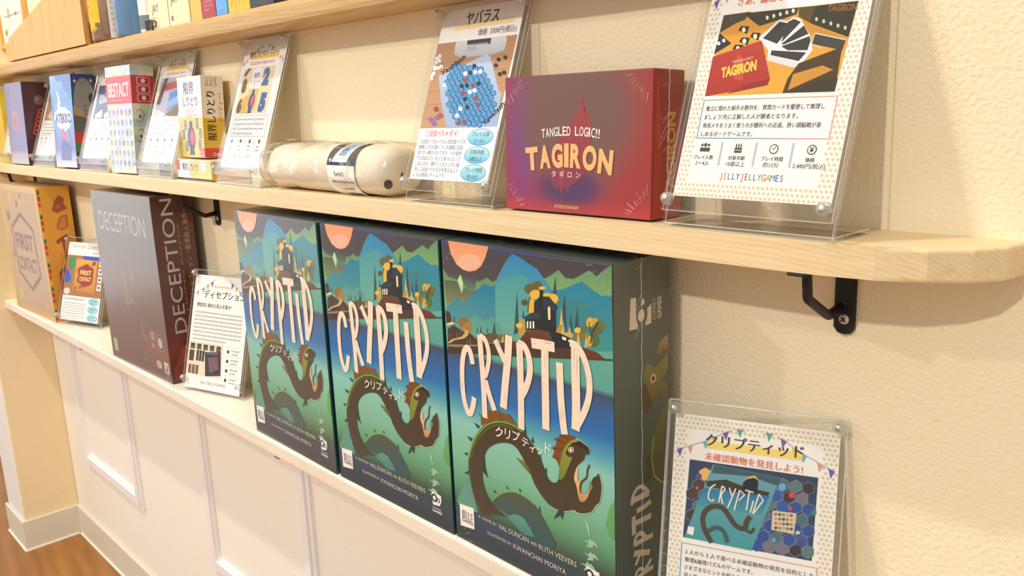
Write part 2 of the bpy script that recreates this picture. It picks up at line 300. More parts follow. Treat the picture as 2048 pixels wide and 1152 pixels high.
ART = [('P','5a8a5c>7fae70',1,[-1,2367,73,2300,183,2290,224,2343,253,2276,280,2244,324,2213,392,2247,418,2319,446,2309,538,2355,603,2328,660,2363,656,2178,32,2036,10,2065]),('P','4f5648>7c8a5e',2,[14,2268,176,2281,227,2187,272,2243,321,2214,450,2255,389,2216,250,2117,149,2142,28,2051]),('P','b4d9a0',3,[183,2290,226,2341,253,2276,230,2189]),('P','5a8a5c>7fae70',1,[1128,2412,1207,2449,1295,2504,1358,2455,1431,2456,1504,2494,1576,2535,1644,2501,1705,2552,1775,2599,1773,2344,1118,2246]),('P','1a7fb5>5fa898',3,[834,2569,922,2548,996,2517,1083,2488,1141,2435,1235,2345,1232,2042,569,1925,615,2278,661,2374,728,2468,786,2533]),('P','3f97a0>64aa98',4,[587,2274,714,2359,824,2402,908,2424,989,2416,1022,2305,982,2006,524,1925]),('P','10759c>4e9e98',4,[27,2043,155,2141,249,2113,396,2225,502,2305,588,2288,629,2310,612,1909,20,1803]),('P','127fa0>3f9088',4,[1215,2342,1344,2376,1410,2407,1513,2451,1588,2411,1690,2372,1726,2386,1774,2381,1778,2011,1176,1894]),('P','66ab98>5aa193',5,[684,1976,820,2064,907,2104,936,1923,609,1862]),('P','4e968e>67a899',5,[14,1868,221,1952,396,2045,497,2006,580,2059,695,1974,676,1874,14,1752]),('P','2f8088',5,[1258,2338,1340,2294,1478,2314,1584,2289,1667,2194,1664,2126,1252,2053]),('P','e8935f>e9a98a',6,[92,2609,569,2607,563,2572,529,2505,478,2435,411,2394,334,2377,264,2382,186,2415,121,2492,101,2557]),('P','e6b195',7,[473,2468,463,2446,438,2424,400,2406,354,2393,305,2387,260,2389,223,2399,201,2416,194,2437,205,2460,232,2482,271,2501,318,2513,366,2518,410,2516,445,2505,467,2489]),('P','e89b86',7,[92,2609,569,2607,566,2587,92,2585]),('S','38458f',6,13,[11,2581,89,2580]),('S','38458f',6,15,[565,2587,940,2582,1138,2583]),('S','4b5264',6,12,[1138,2583,1508,2585,1764,2592]),('P','2c4a55',6,[868,2294,817,1950,878,1987]),('P','2c4a55',6,[1352,2344,1316,2192,1364,2055]),('P','2c4a55',6,[1264,2454,1228,2302,1271,2312]),('P','2c4a55',6,[1467,2271,1430,2084,1479,2117]),('P','2c4a55',6,[1405,2213,1378,2072,1420,2074]),('P','2c4a55',6,[605,2020,574,1916,617,1932]),('P','2c4a55',6,[403,1959,387,1893,406,1896]),('P','2c4a55',6,[445,1966,427,1896,451,1900]),('P','2c4a55',6,[522,1967,509,1914,527,1917]),('P','2c4a55',6,[930,2167,914,2098,937,2102]),('P','2c4a55',6,[121,1993,103,1932,128,1937]),('P','5d5a38',7,[1069,2340,1065,2326,1054,2312,1037,2301,1017,2294,996,2291,976,2293,960,2299,950,2310,947,2323,952,2338,964,2351,981,2362,1001,2370,1022,2372,1041,2370,1057,2364,1066,2353]),('P','5d5a38',7,[1135,2370,1131,2358,1122,2346,1108,2336,1092,2329,1075,2327,1059,2329,1046,2335,1038,2345,1035,2357,1039,2370,1049,2382,1063,2392,1079,2398,1096,2400,1112,2398,1125,2392,1133,2382]),('P','4f4d36',7,[981,2226,978,2218,971,2210,962,2203,950,2198,938,2196,927,2198,917,2201,912,2208,910,2216,913,2224,920,2232,929,2239,941,2243,953,2245,964,2244,973,2240,979,2234]),('P','e0b43c',7,[1121,2304,1117,2291,1106,2279,1090,2269,1070,2262,1049,2258,1029,2260,1014,2266,1004,2275,1001,2287,1005,2300,1017,2313,1033,2323,1053,2330,1074,2333,1093,2331,1109,2325,1118,2316]),('P','e0b43c',7,[1169,2359,1167,2354,1160,2349,1150,2345,1138,2342,1125,2340,1113,2340,1103,2341,1096,2344,1094,2348,1097,2353,1104,2358,1114,2362,1126,2365,1139,2367,1151,2367,1161,2366,1167,2363]),('P','e0b43c',7,[1052,2208,1048,2187,1041,2169,1030,2154,1018,2145,1005,2143,994,2148,985,2160,980,2177,979,2196,982,2217,990,2236,1000,2250,1013,2259,1026,2261,1037,2256,1046,2244,1051,2227]),('P','e3b53a',7,[1289,2297,1285,2283,1274,2270,1258,2259,1239,2251,1219,2248,1201,2250,1186,2256,1176,2267,1173,2280,1178,2294,1188,2307,1204,2318,1224,2325,1244,2328,1262,2326,1277,2320,1286,2309]),('P','d9b23f',7,[1228,2312,1225,2305,1216,2298,1203,2292,1187,2287,1170,2285,1154,2285,1141,2287,1133,2292,1131,2298,1134,2306,1143,2313,1156,2319,1172,2324,1189,2326,1205,2326,1218,2324,1226,2319]),('P','b49a45',7,[948,2029,944,2006,935,1984,923,1967,909,1956,894,1953,881,1959,871,1972,865,1992,864,2015,868,2039,877,2060,889,2077,903,2088,918,2090,931,2084,941,2071,947,2052]),('P','d8b95e',7,[919,2043,916,2036,909,2029,899,2023,886,2018,873,2016,861,2016,851,2019,845,2024,843,2030,846,2037,853,2044,863,2050,876,2055,889,2057,901,2057,911,2054,917,2049]),('P','7b7034',7,[1540,2076,1536,2061,1526,2047,1511,2035,1493,2027,1474,2023,1456,2025,1442,2031,1433,2043,1430,2056,1434,2072,1444,2086,1460,2098,1478,2106,1497,2109,1514,2108,1528,2101,1537,2090]),('P','d9ba58',7,[1495,2106,1493,2099,1487,2092,1479,2085,1469,2081,1458,2079,1448,2080,1440,2083,1435,2089,1433,2096,1435,2103,1441,2110,1449,2117,1460,2121,1471,2123,1481,2122,1489,2119,1494,2113]),('P','6b6a34',7,[1556,2120,1553,2111,1547,2101,1539,2094,1528,2088,1517,2086,1506,2088,1498,2092,1492,2100,1491,2109,1493,2119,1499,2128,1508,2136,1519,2141,1530,2143,1541,2142,1549,2137,1554,2130]),('P','d6ac3a',7,[1613,2182,1610,2169,1604,2158,1595,2149,1584,2143,1572,2141,1561,2143,1552,2149,1547,2159,1545,2170,1548,2182,1554,2194,1563,2203,1575,2209,1586,2211,1597,2208,1606,2202,1611,2193]),('P','c79f37',7,[1655,2195,1653,2187,1647,2178,1638,2171,1628,2167,1617,2165,1607,2166,1599,2170,1593,2177,1592,2185,1594,2194,1600,2202,1608,2209,1619,2213,1630,2215,1640,2214,1648,2210,1653,2203]),('P','6c6a35',7,[1713,2175,1710,2163,1701,2151,1688,2141,1673,2135,1656,2132,1641,2133,1628,2138,1620,2147,1618,2159,1621,2171,1630,2182,1643,2192,1659,2199,1675,2202,1690,2200,1703,2195,1711,2186]),('P','5d6234',7,[1690,2137,1687,2127,1678,2118,1664,2109,1647,2103,1628,2099,1611,2100,1597,2103,1588,2110,1586,2119,1589,2129,1599,2139,1613,2147,1630,2153,1648,2157,1665,2156,1679,2153,1688,2146]),('P','8a6a34',7,[301,1966,295,1950,282,1934,263,1921,241,1912,217,1908,196,1909,179,1916,168,1928,165,1943,171,1959,184,1975,204,1988,226,1997,250,2000,271,1999,288,1992,298,1980]),('P','a37a3a',7,[338,1924,333,1907,321,1890,304,1876,284,1867,262,1863,243,1865,228,1874,218,1887,216,1903,222,1920,234,1937,251,1951,272,1960,293,1963,312,1961,327,1953,336,1940]),('P','b58a40',7,[1339,2083,1336,2072,1329,2063,1319,2054,1306,2049,1293,2046,1280,2048,1271,2052,1264,2060,1263,2069,1265,2080,1273,2089,1283,2098,1296,2103,1309,2105,1321,2104,1331,2099,1337,2092]),('P','c9a75a',7,[1421,2055,1418,2046,1409,2037,1397,2030,1381,2024,1365,2021,1350,2021,1338,2024,1330,2030,1327,2038,1331,2047,1339,2056,1352,2063,1367,2069,1384,2072,1399,2072,1411,2068,1419,2063]),('P','5b5034',7,[656,1902,650,1887,633,1873,608,1859,578,1849,546,1843,517,1842,493,1847,478,1856,473,1868,480,1883,497,1898,523,1911,553,1921,585,1927,614,1928,637,1923,652,1914]),('P','5b5034',7,[520,1877,514,1864,501,1851,482,1839,459,1831,434,1826,411,1826,393,1831,382,1839,379,1851,384,1864,398,1878,417,1889,441,1898,465,1902,488,1902,505,1897,517,1888]),('P','4a6a3e',7,[1662,2064,1658,2047,1649,2031,1634,2017,1617,2008,1598,2005,1581,2007,1567,2015,1559,2028,1556,2045,1560,2062,1570,2078,1585,2092,1602,2100,1620,2104,1637,2101,1651,2093,1660,2080]),('P','c9a437',7,[1599,2045,1597,2031,1592,2018,1585,2007,1576,2000,1568,1999,1560,2002,1553,2010,1550,2022,1549,2036,1551,2051,1556,2064,1563,2075,1571,2081,1580,2083,1588,2079,1594,2071,1598,2059]),('P','6f5f35',7,[788,1926,783,1914,769,1903,748,1892,723,1884,696,1879,671,1878,651,1881,638,1888,634,1898,639,1909,654,1921,675,1932,701,1940,728,1945,752,1946,772,1942,785,1935]),('P','cdb468',8,[1319,2249,1293,2103,1327,2116]),('P','cdb468',8,[1328,2137,1309,2042,1342,2048]),('P','cdb468',8,[1469,2098,1450,1983,1491,1991]),('P','cdb468',8,[1545,2098,1525,1990,1554,1996]),('P','cdb468',8,[698,1948,675,1859,706,1864]),('P','cdb468',8,[1392,2127,1375,2061,1403,2066]),('S','3c3524',8,10,[1005,2273,986,2212,977,2152]),('S','3c3524',8,12,[1658,2193,1603,2115,1582,2029]),('S','3c3524',8,8,[1570,2178,1581,2125,1586,2084]),('P','4a2f22',8,[11,2016,67,2008,85,1938,17,1893]),('P','e2c79c',9,[12,1905,90,1934,131,1927,68,1902,23,1890]),('P','4a3527>3a2c26',9,[28,1864,106,1909,246,1870,300,1879,361,1851,416,1822,618,1844,707,1876,835,1904,930,1936,1198,1989,1319,1975,1456,1984,1544,1981,1638,1975,1705,1943,1776,1955,1777,1943,1360,1875,869,1791,407,1722,12,1655]),('P','caa877',10,[22,1749,82,1788,207,1831,253,1879,231,1899,295,1890,286,1857,235,1820,105,1780,40,1740]),('P','8f8268',10,[26,1732,414,1800,413,1789,136,1730,24,1713]),('P','62301e',10,[660,1830,706,1869,793,1896,856,1904,863,1861]),('P','69301f',10,[1544,1984,1621,1975,1697,1943,1559,1915,1517,1965]),('P','6a5b45',11,[59,1869,43,1793,64,1797]),('P','6a5b45',11,[153,1893,134,1802,156,1806]),('P','6a5b45',11,[197,1909,182,1842,202,1846]),('P','6a5b45',11,[272,1835,255,1775,279,1779]),('P','6a5b45',11,[308,1845,291,1781,320,1787]),('P','6a5b45',11,[518,1833,494,1751,523,1757]),('P','6b3b20>4b2b1e',10,[871,1916,957,2007,1096,2044,1184,2034,1241,1942,995,1889,860,1886]),('P','14202c',11,[1041,2159,1046,2236,1105,2288,1199,2301,1277,2241,1273,2220,1261,2210,1258,2054,1300,2051,1415,2029,1428,2005,1417,1962,1246,1937,1189,2038,1095,2042,950,2011,947,2094,923,2101,1012,2153]),('P','1f3a48',12,[925,2101,1012,2153,1108,2167,1105,2122,947,2094]),('P','10161f',12,[1106,2336,1139,2341,1137,2235,1103,2230]),('P','243048',12,[1137,2278,1200,2298,1273,2238,1255,2203,1133,2206]),('P','fbf3e2',13,[964,2082,979,2084,976,2030,963,2027]),('P','fbf3e2',13,[994,2087,1009,2089,1008,2035,993,2033]),('P','fbf3e2',13,[1025,2092,1041,2094,1040,2041,1025,2038]),('P','fbf3e2',13,[1319,2032,1357,2026,1354,2006,1320,2010]),('P','fbf3e2',13,[1377,2020,1405,2015,1402,1998,1378,2002]),('P','f6dca6',13,[1183,2213,1191,2226,1202,2231,1209,2218,1207,2132,1185,2131]),('S','e2b45a',13,5,[1258,2056,1300,2054,1415,2033]),('P','4c5848>2c5a62',8,[477,481,539,554,656,634,794,674,924,658,1023,604,1099,519,1163,440,1214,366,1106,304,956,346,896,430,781,482,682,434,587,446]),('S','86a548',9,9,[492,502,584,589,684,643,800,672,911,654,974,631]),('P','5a9a86>3f7f82',9,[670,414,725,459,787,478,859,467,921,414,971,350,850,327,746,370]),('S','b9c9a0',10,7,[1255,1031,1280,1121,1315,1205,1369,1262,1432,1298,1481,1288,1551,1266,1559,1243]),('S','b9c9a0',10,7,[1641,1103,1660,1045,1669,993,1654,908,1643,867,1603,831,1571,772,1498,733,1424,713,1396,730,1332,694,1236,666,1150,674]),('P','3d3420>4a4238',11,[659,407,534,395,388,329,325,354,271,411,235,522,204,654,209,786,251,909,335,1042,446,1153,575,1217,698,1240,791,1235,881,1199,957,1153,1031,1090,1071,1026,1110,936,1150,882,1204,878,1243,912,1252,981,1255,1031,1280,1121,1315,1205,1369,1260,1432,1295,1481,1284,1549,1264,1556,1242,1548,1204,1512,1202,1503,1155,1464,1119,1422,1074,1398,994,1425,929,1432,850,1456,812,1502,834,1539,886,1558,957,1565,1007,1594,1056,1609,1054,1638,1101,1657,1044,1666,992,1652,908,1641,868,1601,834,1569,774,1498,737,1426,717,1396,734,1332,697,1236,669,1150,678,1065,726,991,796,950,869,909,934,855,996,801,1049,732,1064,634,1043,533,998,453,935,415,865,394,768,379,671,392,602,425,529,478,482,562,437]),('P','7c4f1e',11,[390,1120,395,1206,482,1276,606,1295,737,1298,826,1236,698,1245,576,1219,473,1168]),('S','2c2c1c',12,4,[465,1300,550,1211]),('S','2c2c1c',12,4,[592,1343,649,1232]),('S','2c2c1c',12,4,[364,1222,424,1191]),('S','2c2c1c',12,4,[726,1303,781,1254]),('S','7d9638',12,16,[217,788,257,902,340,1030,451,1141,574,1204,697,1227,790,1222,869,1196]),('S','55622a',12,12,[247,797,285,901,365,1019,468,1118,578,1179,689,1201,776,1192]),('S','74875a',12,5,[207,654,237,523,274,412,331,352]),('S','7a8c3c',12,5,[957,1148,1031,1085,1069,1021]),('P','7a4520',12,[1259,1016,1240,1060,1210,1082,1183,1082,1209,1125,1206,1150,1181,1154,1226,1183,1238,1223,1207,1233,1277,1267,1262,1280,1314,1289,1321,1311,1381,1300,1392,1308,1442,1296,1364,1255,1315,1205,1280,1117]),('S','33251a',13,4,[1181,1081,1279,1096]),('S','33251a',13,4,[1181,1151,1299,1180]),('S','33251a',13,4,[1210,1234,1327,1232]),('S','33251a',13,4,[1264,1279,1365,1271]),('S','33251a',13,4,[1321,1311,1396,1288]),('P','8b9a35>6f8030',13,[1315,1201,1369,1259,1431,1294,1466,1289,1399,1253,1363,1226,1340,1188,1318,1149,1363,1130,1397,1152,1366,1090,1326,1004,1309,966,1248,909,1254,982,1257,1032,1282,1122]),('P','2a2113',14,[1374,1245,1471,1287,1544,1264,1554,1241,1533,1231,1439,1248]),('P','edc79c>c58a4e',13,[1441,1095,1415,1040,1397,977,1425,929,1440,852,1466,816,1507,836,1544,900,1551,954,1525,905,1489,881,1470,911,1461,941,1458,972,1436,982]),('S','59301c',14,13,[1553,1131,1530,1084,1530,1028,1478,983,1458,940,1464,885]),('P','7ab8ae',14,[1479,947,1513,990,1554,1019,1545,952,1520,908,1490,902]),('P','7e8a33',14,[1565,999,1551,938,1555,923,1582,972]),('P','e9c79f',15,[1409,1204,1407,1194,1400,1185,1390,1177,1378,1172,1367,1170,1358,1173,1351,1178,1349,1186,1352,1196,1359,1205,1369,1213,1381,1218,1392,1219,1401,1217,1407,1212]),('P','5a3a1c',16,[1401,1201,1399,1193,1392,1186,1384,1180,1374,1178,1365,1178,1360,1182,1358,1189,1360,1196,1367,1204,1375,1209,1385,1212,1394,1212,1399,1208]),('P','fff6e6',17,[1380,1209,1393,1199,1379,1181,1364,1190]),('P','2f4038',13,[301,1123,351,1081,379,1113]),('P','2f4038',13,[202,978,254,945,280,980]),('P','2f4038',13,[151,811,197,804,207,836]),('P','2f4038',13,[144,627,203,642,202,674]),('P','2f4038',13,[907,1256,884,1200,919,1180]),('P','2f4038',13,[987,1191,968,1143,999,1139]),('P','2f4038',13,[1065,1070,1040,1025,1072,996]),('P','2f4038',13,[1124,984,1090,939,1123,903]),('P','2f4038',13,[417,884,423,768,448,682,390,721]),('P','2f4038',13,[1342,765,1296,694,1273,609,1256,640,1181,581,1230,665]),('P','2f4038',13,[656,692,673,661,696,666]),('P','2f4038',13,[813,721,817,685,839,689]),('P','2f4038',13,[504,600,523,576,552,590]),('P','2f4038',13,[1038,648,1027,600,1045,583]),('P','747a34>4a5028',13,[786,964,876,959,931,924,974,855,884,905]),('P','6aa58c',7,[27,347,173,578,210,618,232,493,135,326,51,307]),('P','5f9a8a',7,[32,361,213,646,231,514,303,325,134,299]),('P','65ad62>57a060',7,[1694,717,1730,856,1775,934,1793,627,1734,641]),('P','a9cfb0',9,[1494,704,1532,658,1548,571,1535,584]),('P','9fbcae',9,[1476,524,1527,530,1545,560,1564,544,1584,554,1627,517,1572,519,1576,498,1508,476,1532,513]),('P','9fbcae',9,[1477,421,1529,427,1547,458,1565,442,1586,452,1629,416,1573,417,1578,395,1510,372,1534,410]),('P','9fbcae',9,[1444,327,1497,334,1515,365,1534,349,1554,359,1598,323,1542,324,1547,302,1477,278,1502,317]),('S','f0dcc6',18,56,[326,1623,316,1685,296,1740,258,1749,220,1702,192,1587,184,1455,187,1341,209,1247,243,1181,280,1203,312,1280,326,1345]),('S','f0dcc6',18,60,[427,1882,432,1755,446,1545,448,1346,447,1200]),('S','f0dcc6',18,48,[426,1877,487,1866,521,1803,531,1720,506,1621,469,1550]),('S','f0dcc6',18,55,[474,1520,515,1402,568,1292]),('S','f0dcc6',18,55,[610,1877,658,1799,711,1725]),('S','f0dcc6',18,77,[765,1939,746,1763,721,1636,693,1483,671,1337]),('S','f0dcc6',18,67,[877,1904,879,1715,876,1526,870,1333,866,1216]),('S','f0dcc6',18,60,[861,1897,932,1892,977,1817,988,1723,965,1629,918,1535,878,1484]),('S','f0dcc6',18,77,[1007,1925,1128,1934,1242,1937]),('S','f0dcc6',18,74,[1144,1922,1138,1696,1135,1475,1131,1283]),('S','f0dcc6',18,67,[1286,1832,1288,1700,1291,1550,1311,1350,1321,1298]),('S','f0dcc6',18,79,[1442,1978,1439,1762,1441,1550,1429,1360]),('S','f0dcc6',18,55,[1393,2000,1465,1986,1522,1918,1562,1816,1572,1708,1555,1606,1506,1495,1428,1367]),('P','f4f2ee',10,[61,326,246,345,243,149,61,125]),('P','eef0ea',10,[1502,325,1630,317,1633,262,1605,212,1509,199])]
